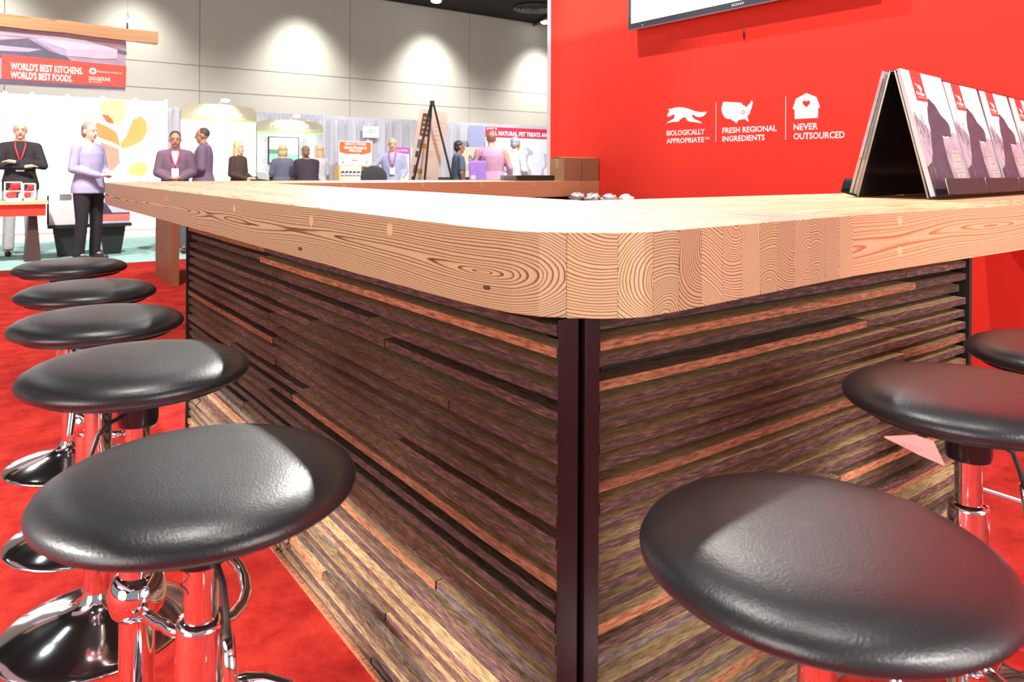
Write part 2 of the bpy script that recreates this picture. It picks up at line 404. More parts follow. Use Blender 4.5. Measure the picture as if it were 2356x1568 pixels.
# ================================================================== SETTING
def slab(name, x0, x1, y0, y1, z0, z1, m, **p):
    o = part(name, MB().box(x0, x1, y0, y1, z0, z1), m, **p); return structure(o)
slab('floor', -14, 24, -9, 10.1, -0.06, 0.0, M_carpet)
slab('floor_aisle', -14, 24, 10.1, 13.7, -0.06, 0.0, M_teal)
slab('floor_booths', -14, 24, 13.7, 20.2, -0.06, 0.0, M_beige)
slab('floor_behind_bar', 3.02, 4.73, -3.0, 0.92, 0.0, 0.004, M_redgloss)
part('trim_4', MB().box(3.004, 3.02, -3.0, 1.30, 0.0, 0.008), M_trimwhite, kind='structure')

slab('ceiling', -14, 24, -9, 20.2, 6.22, 6.35, M_ceil)
# back wall of the hall: cast panels with recessed joints
bw = structure(part('wall_back', MB().box(-14, 24, 20.03, 20.2, 0, 6.22), M_joint))
cols = [4.78 + 4.13*k for k in range(-4, 6)]
rows = [0, 3.14, 3.79, 6.2]
for i in range(len(cols)-1):
    for j in range(3):
        g = 0.008
        part('panel', MB().box(cols[i]+g, cols[i+1]-g, 19.995, 20.04, rows[j]+g, rows[j+1]-g), M_wall, bw)
# red booth wall
rw = structure(part('wall_right', MB().box(4.73, 4.83, -3.0, 5.755, 0, 3.9), M_red))
structure(part('trim_1', MB().box(4.722, 4.84, 5.755, 5.80, 0, 3.9), M_trimwhite))
# unseen boards added left of and behind the camera to shade the upper slats
structure(part('light_blocker_left', MB().box(-2.52, -2.48, -2.2, 7.0, 2.41, 3.9), M_trimwhite))
structure(part('light_blocker_rear', MB().box(-2.48, 4.73, -2.22, -2.18, 2.70, 3.9), M_trimwhite))
structure(part('baseboard_right', MB().box(4.715, 4.73, -3.0, 0.9, 0, 0.05), M_red))

# lettering and icons on the red wall
WM = plane((4.73, 0, 0), (0, -1, 0), (0, 0, 1))    # local x = -Y, y = Z, out = -X
def wl(pts): return [(-y, z) for y, z in pts]
gfx = thing('wall_graphics', 'white printed icons and slogans on the red wall under the television', 'sign', (4.73, 3.4, 1.55))
def wt(txt, ya, yb, z0, z1): text_part('lettering', txt, WM, -ya, -yb, z0, z1, M_white, gfx, bold=0.022, depth=0.0015)
wt('BIOLOGICALLY', 4.215, 3.817, 1.459, 1.504)
wt('APPROPRIATE', 4.215, 3.822, 1.395, 1.438)
wt('TM', 3.813, 3.770, 1.416, 1.436)
wt('FRESH REGIONAL', 3.645, 3.165, 1.459, 1.504)
wt('INGREDIENTS', 3.645, 3.265, 1.395, 1.439)
wt('NEVER', 3.030, 2.843, 1.459, 1.505)
wt('OUTSOURCED', 3.030, 2.649, 1.393, 1.440)
for yy in (3.708, 3.094): flat('divider', rect(-yy-0.002, -yy+0.002, 1.395, 1.705), WM, 0.0002, 0.0015, M_white, gfx)
wolf = [(4.218, 1.564), (4.185, 1.584), (4.14, 1.599), (4.127, 1.621), (4.136, 1.635), (4.161, 1.631), (4.186, 1.618), (4.208, 1.622), (4.211, 1.633), (4.196, 1.652), (4.184, 1.671), (4.198, 1.675), (4.196, 1.684), (4.171, 1.684), (4.126, 1.692), (4.067, 1.692), (4.008, 1.681), (3.961, 1.666), (3.913, 1.648), (3.857, 1.637), (3.795, 1.639), (3.811, 1.617), (3.839, 1.602), (3.871, 1.598), (3.904, 1.605), (3.932, 1.622), (3.946, 1.62), (3.941, 1.603), (3.917, 1.583), (3.875, 1.569), (3.847, 1.554), (3.852, 1.548), (3.913, 1.559), (3.969, 1.567), (3.998, 1.58), (4.01, 1.603), (4.037, 1.605), (4.066, 1.591), (4.091, 1.571), (4.135, 1.574), (4.18, 1.57)]
usa = [(3.64, 1.705), (3.565, 1.698), (3.48, 1.688), (3.464, 1.679), (3.462, 1.664), (3.449, 1.668), (3.439, 1.66), (3.434, 1.647), (3.422, 1.655), (3.406, 1.67), (3.391, 1.678), (3.386, 1.695), (3.374, 1.695), (3.369, 1.676), (3.378, 1.657), (3.381, 1.639), (3.391, 1.622), (3.393, 1.605), (3.414, 1.582), (3.418, 1.572), (3.405, 1.547), (3.409, 1.538), (3.423, 1.546), (3.436, 1.561), (3.463, 1.559), (3.496, 1.557), (3.509, 1.541), (3.517, 1.531), (3.53, 1.542), (3.542, 1.555), (3.555, 1.554), (3.564, 1.567), (3.598, 1.571), (3.624, 1.583), (3.64, 1.605), (3.653, 1.631), (3.655, 1.66), (3.646, 1.685)]
barn = [(2.932, 1.717), (2.856, 1.684), (2.829, 1.615), (2.832, 1.607), (2.842, 1.605), (2.843, 1.538), (3.021, 1.539), (3.024, 1.61), (3.036, 1.611), (3.038, 1.617), (3.013, 1.683)]
heart = [(2.931, 1.619), (2.956, 1.641), (2.96, 1.654), (2.953, 1.665), (2.941, 1.665), (2.932, 1.656), (2.921, 1.664), (2.91, 1.663), (2.903, 1.652), (2.907, 1.638)]
flat('wolf_icon', wl(wolf), WM, 0.0002, 0.0015, M_white, gfx)
flat('map_icon', wl(usa), WM, 0.0002, 0.0015, M_white, gfx)
flat('map_marker', circ(-3.455, 1.614, 0.014), WM, 0.0015, 0.0022, M_red, gfx, label='red ring on the map')
flat('map_marker_centre', circ(-3.455, 1.614, 0.009), WM, 0.0022, 0.0028, M_white, gfx)
flat('barn_icon', wl(barn), WM, 0.0002, 0.0015, M_white, gfx)
flat('heart_icon', wl(heart), WM, 0.0015, 0.0025, M_red, gfx, label='red heart')

# television
tv = thing('television', 'large black television with a white picture mounted on the red wall', 'television', (4.66, 3.5, 3.05))
M_bezel = mat('dark grey bezel', (0.05, 0.055, 0.07), rough=0.35, var=0)
def tvb(n, x0, x1, y0, y1, z0, z1, m, **p):
    return part(n, MB().box(x0-4.66, x1-4.66, y0-3.5, y1-3.5, z0-3.05, z1-3.05), m, tv, **p)
TL, TR, TB, TT = 4.585, 2.40, 2.392, 3.66
XF = 4.642
tvb('casing', XF+0.012, 4.70, TR+0.03, TL-0.03, TB+0.02, TT-0.02, M_black)
tvb('casing_rear', 4.69, 4.725, TR+0.4, TL-0.4, TB+0.25, TT-0.25, M_black)
tvb('screen', XF+0.006, XF+0.014, TR+0.03, TL-0.03, TB+0.05, TT-0.03, M_screen)
tvb('bezel', XF, XF+0.03, TR, TL, TB, TB+0.052, M_bezel)
tvb('bezel', XF, XF+0.03, TR, TL, TT-0.03, TT, M_bezel)
tvb('bezel', XF, XF+0.03, TL-0.03, TL, TB+0.052, TT-0.03, M_bezel)
tvb('bezel', XF, XF+0.03, TR, TR+0.03, TB+0.052, TT-0.03, M_bezel)
tvb('chrome_strip', XF-0.002, XF+0.032, TR, TL, TB-0.004, TB, mat('pinkish chrome strip', (0.5, 0.42, 0.45), rough=0.3, metal=0.6, var=0))
part('power_light', MB().ell((XF-4.66-0.001, 4.415-3.5, TB+0.02-3.05), (0.002, 0.006, 0.005)), mat('green led', (0.05, 0.5, 0.1), var=0, emit=(0.05, 0.9, 0.15), estr=1.5), tv)
text_part('lettering', 'SONY', plane((XF, 0, 0), (0, -1, 0), (0, 0, 1)), -3.50, -3.385, TB+0.018, TB+0.036, mat('silver lettering', (0.7, 0.7, 0.72), var=0), tv, bold=0.015)
hk = MB().tube([(4.705, 3.44, 2.235), (4.715, 3.442, 2.20), (4.722, 3.445, 2.168)], [0.004, 0.009, 0.003], 8)
tag(part('cable_clip', hk, M_black), 'small black clip on the red wall below the television', 'clip')

# ================================================================== BAR COUNTER
ZT, ZB = 1.07, 0.93
X1, XI, XW = 0.723, 1.64, 4.728
def near_y(x):      # near end of the long arm: rounded corner then the slightly canted end-grain edge
    pts = [(0.723, 1.16), (0.728, 1.07), (0.738, 1.00), (0.757, 0.948), (0.788, 0.914), (0.815, 0.890), (0.842, 0.868), (0.892, 0.847), (0.96, 0.846), (1.09, 0.856), (1.227, 0.868), (1.484, 0.887), (1.64, 0.8975)]
    for a, b in zip(pts, pts[1:]):
        if x <= b[0]: return a[1]+(b[1]-a[1])*(x-a[0])/(b[0]-a[0])
    return pts[-1][1]
def far_y(x):
    R = 0.5; Yf = 5.95
    if x >= X1+R: return Yf
    d = X1+R-x
    return Yf-R+math.sqrt(max(0, R*R-d*d))
# countertop
ct = thing('countertop', 'thick laminated fir countertop of the U shaped bar with a rounded end-grain corner', 'counter', (0, 0, 0))
edges = [X1, 0.788]+[0.788+0.0656*k for k in range(1, 13)]+[XI]
for a, b in zip(edges, edges[1:]):
    cx = (a+b)/2
    if a == X1:
        xs = [X1, 0.724, 0.728, 0.738, 0.757, 0.788]; fx = [X1+0.065*k/5 for k in range(6)]
    else:
        xs = [a+(b-a)*k/3 for k in range(4)]; fx = xs
    poly = [(x-cx, near_y(x)-0.9) for x in xs] + [(x-cx, far_y(x)-0.9) for x in reversed(fx)]
    g = 0.0003
    poly = [(max(a-cx+g, min(b-cx-g, x)), y) for x, y in poly]
    o = part('plank', MB().prism(poly, ZB, ZT), wood_y, ct, (cx, 0.9, 0))
    o.data.transform(Matrix.Translation((0, 0, -(ZT+ZB)/2))); o.location.z = (ZT+ZB)/2
    bevel(o, 0.0022 if a == X1 else 0.0009, 2)
def arm(y0, y1, n):
    wd = (y1-y0)/n
    for k in range(n):
        ya = y0+k*wd; yc = ya+wd/2; g = 0.0003
        L = XW-XI
        cuts = [0, L]
        if 0 < k < n-1: cuts = [0, L*random.uniform(0.35, 0.65), L]
        for p, q in zip(cuts, cuts[1:]):
            o = part('plank', MB().box(p+0.0004, q-0.0004, -wd/2+g, wd/2-g, -0.07, 0.07), wood_x, ct, (XI, yc, 1.0))
            bevel(o, 0.0012, 2)
arm(0.8985, 1.82, 14)
arm(5.03, 5.95, 14)
M_plug = mat('pale dowel plug', (0.72, 0.52, 0.32), rough=0.5, var=0.05, scale=60)
M_knot = mat('dark knot', (0.10, 0.05, 0.025), rough=0.6, var=0.2, scale=90)
def disc(n, c, axis, r, rz, m):
    if axis == 'x': T = plane(c, (0, -1, 0), (0, 0, 1))
    else: T = plane(c, (1, 0, 0), (0, 0, 1))
    part(n, MB().prism(circ(0, 0, r, 18, rz), -0.004, 0.0006, T=T), m, ct)
for y, z in ((1.415, 1.043), (1.86, 1.035), (2.55, 1.035), (3.6, 1.035)): disc('plug', (X1, y, z), 'x', 0.014, 0.014, M_plug)
for y, z, r in ((1.94, 0.955, 0.014), (1.06, 0.966, 0.010), (4.2, 0.985, 0.009)): disc('knot', (X1 if y > 1.16 else 0.7285, y, z), 'x', r, r*0.35, M_knot)
for x, z in ((1.86, 1.05), (1.86, 0.975), (2.9, 1.04), (3.8, 1.04)): disc('plug', (x, 0.8985, z), 'y', 0.011, 0.011, M_plug)
for x in (2.2, 2.85, 3.4, 3.95, 4.45): disc('plug', (x, 5.03, 1.045), 'y', 0.018, 0.018, M_plug)

# slatted panels --------------------------------------------------------
def slat_mesh(L, d, h, fm, tm):
    """a sawn strip: origin at its left end on the backing, x along, -y out; wavy front edge"""
    n = 5; mb = MB(); V = []
    for i in range(n+1):
        x = L*i/n; j = random.uniform(-0.0016, 0.0016); k = random.uniform(-0.0008, 0.0008)
        e = 0.003 if i in (0, n) else 0
        V += [(x, 0, 0), (x, -d+j+e, 0.0012+k), (x, -d+j+e, h-0.0012+k), (x, 0, h)]
    F = []; mi = []
    for i in range(n):
        a = 4*i; b = a+4
        F += [(a, a+1, b+1, b), (a+1, a+2, b+2, b+1), (a+2, a+3, b+3, b+2)]; mi += [1, 0, 1]
    F += [(3, 2, 1, 0), (4*n, 4*n+1, 4*n+2, 4*n+3)]; mi += [0, 0]
    mb.add(V, F, mi)
    return mb.mesh('slat', [fm, tm])
PITCH = 0.0345; NR = 27
def slat_panel(root, origin, rotz, length, depth, warm, base_z=0.0):
    rng = random.Random(int(length*100))
    for r in range(NR):
        z = base_z + 0.004 + r*PITCH
        x = 0
        while x < length-0.02:
            L = rng.uniform(0.6, 1.6)
            if length-x-L < 0.3: L = length-x
            h = rng.uniform(0.0180, 0.0215); d = depth*(rng.uniform(0.88, 1.03) if rng.random() < 0.88 else rng.uniform(0.55, 0.75))
            q = rng.random()
            fm = face_mats[3] if q < warm else face_mats[2] if (q < 0.45 and r < 12) else face_mats[0] if q < 0.75 else face_mats[1]
            tm = top_mats[0] if rng.random() < 0.72 else top_mats[1]
            me = slat_mesh(L-0.002, d, h, fm, tm)
            o = link('slat', me, root)
            T = Matrix.Translation(origin) @ Matrix.Rotation(rotz, 4, 'Z')
            o.matrix_basis = root.matrix_basis.inverted() @ T @ Matrix.Translation((x, 0, z))
            x += L
# long arm front: faces -X. local x along -Y (from far to near), local -y -> -X
bl = thing('bar_front_long', 'long bar front of stacked reclaimed wood slats behind the left row of stools', 'bar front', (0.79, 2.15, 0))
part('backing_board', MB().box(0.805-0.79, 0.835-0.79, 0.985-2.15, 3.385-2.15, 0, ZB), M_recess, bl)
slat_panel(bl, (0.805, 3.385, 0), -PI/2, 3.385-0.9135, 0.040, 0.10)
part('end_trim', MB().box(0.76-0.79, 0.83-0.79, 3.385-2.15, 3.397-2.15, 0, ZB), M_recess, bl)
# floor strip visible at the foot of the long front
part('skirting', MB().box(0.755-0.79, 0.765-0.79, 0.93-2.15, 3.385-2.15, 0, 0.012), face_mats[3], bl)
bs = thing('bar_front_short', 'short bar front of stacked reclaimed wood slats beside the red wall', 'bar front', (1.5, 0.93, 0))
part('backing_board', MB().box(0.905-1.5, 2.275-1.5, 0.957-0.93, 0.975-0.93, 0, ZB), M_recess, bs)
slat_panel(bs, (0.858, 0.957, 0), 0, 2.275-0.858, 0.050, 0.22)
part('end_trim', MB().box(2.275-1.5, 2.292-1.5, 0.905-0.93, 0.97-0.93, 0, ZB), M_recess, bs)
# black steel corner post with a recessed notch
post = [(0.7665, 0.9085), (0.8095, 0.9085), (0.812, 0.952), (0.819, 0.952), (0.823, 0.906), (0.8548, 0.906), (0.8548, 0.975), (0.818, 0.975), (0.818, 0.956), (0.8085, 0.956), (0.8075, 0.9115), (0.7665, 0.9115)]
po = part('corner_post', MB().prism([(x-0.83, y-0.93) for x, y in post], 0, ZB), M_post, None, (0.83, 0.93, 0))
tag(po, 'dark maroon steel corner post between the two slatted bar fronts', 'post'); bevel(po, 0.0015, 2)
# dark carcass behind the slats, supports for the far and right arms
def cabinet(lbl, x0, x1, y0, y1, front='-x', name='bar_cabinet', z1=ZB):
    c = thing(name, lbl, 'cabinet', ((x0+x1)/2, (y0+y1)/2, 0)); cx, cy = (x0+x1)/2, (y0+y1)/2
    part('carcass', MB().box(x0-cx, x1-cx, y0-cy, y1-cy, 0.06, z1), M_black, c)
    part('plinth', MB().box(x0-cx+0.03, x1-cx-0.03, y0-cy+0.03, y1-cy-0.03, 0, 0.06), M_black, c)
    return c, cx, cy
c, cx, cy = cabinet('black storage carcass under the long arm of the bar', 0.84, 1.5, 1.02, 3.38)
c, cx, cy = cabinet('black cabinet under the far arm of the bar', 1.75, 4.70, 5.12, 5.7)
for k in range(5):
    xa = 1.78+k*0.585-cx
    d = part('door', MB().box(xa, xa+0.575, 5.10-cy, 5.12-cy, 0.08, 0.915), M_blackgloss, c)
    part('handle', MB().box(xa+0.2, xa+0.37, 5.085-cy, 5.10-cy, 0.84, 0.852), M_chrome2, d)
wc, cx, cy = cabinet('low black work counter along the red wall inside the bar', 4.15, 4.72, 3.25, 5.0, name='work_counter', z1=0.865)
part('worktop', MB().box(4.13-cx, 4.725-cx, 3.23-cy, 5.02-cy, 0.865, 0.89), M_blackgloss, wc)
# crumpled white bags on the work counter
for i, (x, y) in enumerate(((4.30, 4.86), (4.32, 4.68), (4.34, 4.50), (4.36, 4.32))):
    mb = MB(); mb.ell((0, 0, 0.035), (0.06, 0.075, 0.038), 20, 12)
    rr = random.Random(i)
    mb.v = [(a+rr.uniform(-.012, .012), b+rr.uniform(-.014, .014), max(0.0, cc+rr.uniform(-.012, .014))) for a, b, cc in mb.v]
    o = part('crumpled_bag', mb, mat('crumpled white plastic', (0.75, 0.72, 0.70), rough=0.4, var=0.1, scale=30), None, (x, y, 0.89))
    tag(o, ('crumpled white bag on the inner work counter, %s along the red wall' % ('farthest', 'second farthest', 'second nearest', 'nearest')[i]), 'bag', 'crumpled bags on the work counter')

# ================================================================== STOOLS
def make_stool(lbl, grp, seat_z, loc, rot, foot_rot=0.0, lever_rot=0.0):
    t = thing('bar_stool', lbl, 'stool', loc, (0, 0, rot), grp)
    Z = seat_z
    prof = [(0.0005, 0.0), (0.06, -0.0005), (0.11, -0.0015), (0.145, -0.004), (0.168, -0.0085), (0.184, -0.015), (0.195, -0.0225), (0.2, -0.031), (0.1985, -0.038), (0.193, -0.043), (0.182, -0.0465), (0.165, -0.048), (0.0005, -0.048)]
    part('seat', MB().lathe(prof, n=72), M_leather, t, (0, 0, Z))
    part('seat_underside', MB().lathe([(0.0005, 0), (0.172, 0), (0.172, -0.007), (0.0005, -0.007)], n=36, smooth=False), M_black, t, (0, 0, Z-0.048))
    part('mounting_plate', MB().box(-0.075, 0.075, -0.075, 0.075, -0.072, -0.055), M_black, t, (0, 0, Z))
    part('hub', MB().lathe([(0.034, -0.13), (0.036, -0.12), (0.036, -0.072)], n=24), M_blackgloss, t, (0, 0, Z))
    part('gas_lift', MB().lathe([(0.0215, 0.45), (0.0215, Z-0.1)], n=24), M_chrome, t)
    part('pole', MB().lathe([(0.0315, 0.085), (0.0315, Z-0.215), (0.030, Z-0.208), (0.021, Z-0.206)], n=36), M_chrome, t)
    base = [(0.0315, 0.095), (0.0335, 0.09), (0.037, 0.080), (0.045, 0.068), (0.062, 0.057), (0.09, 0.047), (0.13, 0.037), (0.17, 0.026), (0.205, 0.014), (0.222, 0.007), (0.226, 0.003), (0.226, 0.0), (0.215, 0.0)]
    part('base', MB().lathe(base, n=72), M_chrome2, t)
    fr = part('footrest', MB().lathe([(0.032, 0.040), (0.038, 0.038), (0.046, 0.028), (0.0515, 0.010), (0.0515, -0.008), (0.047, -0.026), (0.038, -0.038), (0.032, -0.040)], n=32), M_chrome, t, (0, 0, 0.362), (0, 0, foot_rot))
    pts = []
    pts.append((0.0, -0.04, -0.012)); pts.append((0.008, -0.075, -0.012)); pts.append((0.018, -0.11, -0.011))
    for k in range(6): a = PI+ (PI/2)*k/5; pts.append((0.075+0.05*math.cos(a), -0.12+0.05*math.sin(a), -0.01))
    for k in range(11): a = -PI/2+PI*k/10; pts.append((0.105+0.085*math.cos(a)*1.0, 0.17*math.sin(a), -0.01))
    for k in range(6): a = PI/2+(PI/2)*k/5; pts.append((0.075+0.05*math.cos(a), 0.12+0.05*math.sin(a), -0.01))
    pts += [(0.018, 0.11, -0.011), (0.008, 0.075, -0.012), (0.0, 0.04, -0.012)]
    part('foot_ring', MB().tube(pts, 0.0105, 12), M_chrome, fr)
    lv = part('lever', MB().tube([(0.02, 0, Z-0.105), (0.06, 0, Z-0.11), (0.085, 0, Z-0.125), (0.10, 0, Z-0.16), (0.108, 0, Z-0.19)], 0.0042, 8), M_black, t, (0, 0, 0), (0, 0, lever_rot))
    part('lever_grip', MB().tube([(0.106, 0, Z-0.18), (0.113, 0, Z-0.215), (0.124, 0, Z-0.268), (0.127, 0, Z-0.283), (0.128, 0, Z-0.287)], [0.007, 0.0085, 0.0085, 0.0075, 0.003], 12), M_chrome, lv)
    return t
GL = 'bar stools along the long slatted front'
GR = 'bar stools along the short slatted front'
st = [((0.251, 1.027, 0), 0.7855, 'nearest black round bar stool of the left row, its seat largest in view'),
      ((0.263, 1.552, 0), 0.815, 'second black round bar stool from the front in the left row, seat slightly raised'),
      ((0.271, 2.141, 0), 0.803, 'middle black round bar stool of the left row'),
      ((0.309, 2.699, 0), 0.801, 'fourth black round bar stool from the front in the left row'),
      ((0.331, 3.393, 0), 0.802, 'farthest black round bar stool of the left row, near the dark slab leg')]
lev = [-1.52, -2.6, -2.2, 2.2, -2.4]
frr = [0.12, 0.0, 0.25, 0.1, 0.2]
stools = []
for (loc, z, lb), lr, f in zip(st, lev, frr):
    stools.append(make_stool(lb, GL, z, loc, 0, f, lr))
stools.append(make_stool('largest black bar stool at the right, in front of the short slatted front', GR, 0.770, (0.779, 0.466, 0), 0, -1.1, -0.35))
stools.append(make_stool('black bar stool at the right edge with a pink paper tag under its seat', GR, 0.8105, (1.388, 0.552, 0), 0, -0.75, -0.5))
stools.append(make_stool('black bar stool farthest to the right, its seat just before the red wall', GR, 0.805, (1.93, 0.565, 0), 0, -1.2, -0.6))
# loose threads under two seats
for root, z, base in ((stools[0], 0.735, -1.9), (stools[1], 0.765, -1.2)):
    for k, a in enumerate((base, base+0.55, base+0.62)):
        p = Vector((0.185*math.cos(a), 0.185*math.sin(a), z)); q = []
        for i in range(6): q.append(p + Vector((0.004*math.sin(i*1.7+k), 0.005*math.cos(i*2.1), -i*(0.005 if k == 0 else 0.0015))))
        part('loose_thread', MB().tube(q, 0.0009, 5), M_black, root)
# paper tag
tg = MB(); A = [(1.122, 0.563, 0.770), (1.160, 0.536, 0.772), (1.185, 0.520, 0.762), (1.197, 0.508, 0.726)]
B = [(1.122, 0.563, 0.768), (1.141, 0.550, 0.757), (1.165, 0.534, 0.742), (1.196, 0.509, 0.7255)]
o3 = Vector((1.16, 0.536, 0.76))
V = []
for a, b in zip(A, B):
    V += [Vector(a)-o3, Vector(b)-o3, Vector(a)-o3+Vector((0.0006, 0.0006, 0)), Vector(b)-o3+Vector((0.0006, 0.0006, 0))]
F = [(0, 1, 3, 2), (12, 14, 15, 13)]
for i in range(3):
    a = 4*i; F += [(a, a+4, a+5, a+1), (a+2, a+3, a+7, a+6), (a, a+2, a+6, a+4), (a+1, a+5, a+7, a+3)]
tg.add(V, F)
tgo = part('paper_tag', tg, mat('pink paper', (0.62, 0.24, 0.22), rough=0.8, var=0.03, scale=60), None, tuple(o3))
tag(tgo, 'pink printed paper tag hanging below the seat of a right-hand stool', 'tag')
dd = (Vector(A[3])-Vector(A[0])).normalized()
TP = plane((1.130, 0.5565, 0.7655), (0.70, -0.50, -0.30), (0.35, -0.05, 0.85))
for k in range(6):
    text_part('print_line', 'lorem ut wisi enim ad'[k:k+16] if False else '. - . -- . -- . - . -', TP, 0.006+0.002*k, 0.05-0.002*k, 0.001-0.0018*k, 0.0018-0.0018*k, mat('dark red print', (0.3, 0.05, 0.06), var=0), tgo, depth=-0.0008)

# ================================================================== BROCHURE STAND
BX, BY, BZ = 2.80, 1.252, 1.07
bang = math.radians(5.5)
bst = thing('brochure_stand', 'black A-frame brochure stand on the countertop by the red wall', 'stand', (BX, BY, BZ), (0, 0, bang))
HS = 0.480; DS = 0.125; LS = 1.88; th = 0.005
fl = math.atan2(DS, HS)
# front panel (leans back), rear panel, trays with lips
def sheet(name, x0, x1, y0, z0, y1, z1, t, m, parent=bst, rad=0.0, **p):
    """slanted sheet from (y0,z0) bottom to (y1,z1) top, spanning x0..x1"""
    d = Vector((0, y1-y0, z1-z0)); L = d.length
    T = plane((0, y0, z0), (1, 0, 0), d)
    poly = rect(x0, x1, 0, L)
    return part(name, MB().prism(poly, -t/2, t/2, T=T), m, parent, **p)
sheet('front_panel', 0, LS, 0, 0.004, DS-0.008, HS, th, M_blackgloss)
sheet('rear_panel', 0, LS, 2*DS, 0.004, DS+0.008, HS, th, M_blackgloss)
rd = MB().tube([(0, DS-0.008, HS-0.002), (LS, DS-0.008, HS-0.002)], 0.006, 10); part('ridge_tube', rd, M_blackgloss, bst)
rd = MB().tube([(0, DS+0.010, HS-0.004), (LS, DS+0.010, HS-0.004)], 0.006, 10); part('ridge_tube', rd, M_blackgloss, bst)
for nm, yb, yt in (('edge', 0, DS-0.008), ('edge', 2*DS, DS+0.008)):
    part('panel_edge', MB().tube([(-0.001, yb, 0.004), (-0.001, yt, HS)], 0.0028, 6), M_edge, bst, label='pale scuffed edge')
# tray bottom is square to the panel, rising outward
nx, nz = -math.cos(fl), math.sin(fl)
TW = 0.245
for k in range(4):
    x0 = k*0.47
    x1_ = x0+0.465
    tr = sheet('tray', x0, x1_, -0.001, 0.004, -0.001+nx*0.066, 0.004+nz*0.066, 0.004, M_blackgloss)
    lx = x0+ (0.02 if k == 0 else 0)
    ly, lz = -0.001+nx*0.066, 0.004+nz*0.066
    m2 = M_blackgloss
    l = MB().prism([(lx, 0), (x1_, 0), (x1_-0.006, 0.052), (x1_-0.012, 0.058), (lx+0.012, 0.058), (lx+0.004, 0.05)], -0.002, 0.002, T=plane((0, ly, lz), (1, 0, 0), (0, math.sin(fl), math.cos(fl))))
    lo = part('tray_lip', l, mat('satin black', (0.040, 0.037, 0.045), rough=0.5, var=0, spec=0.2), tr)
    part('lip_edge', MB().tube([(lx-0.001, ly+0.002, lz), (lx+0.003, ly+0.015, lz+0.05), (lx+0.012, ly+0.017, lz+0.057)], 0.002, 6), M_edge, tr)
# rear trays
for k in range(3):
    x0 = k*0.47
    tr = sheet('tray', x0, x0+0.445, 2*DS+0.001, 0.004, 2*DS+0.001-nx*0.066, 0.004+nz*0.066, 0.004, M_blackgloss)
    ly, lz = 2*DS+0.001-nx*0.066, 0.004+nz*0.066
    part('tray_lip', MB().prism([(x0, 0), (x0+.445, 0), (x0+.439, 0.05), (x0+.01, 0.056), (x0+.002, 0.046)], -0.002, 0.002, T=plane((0, ly, lz), (1, 0, 0), (0, -math.sin(fl), math.cos(fl)))), M_blackgloss, tr)

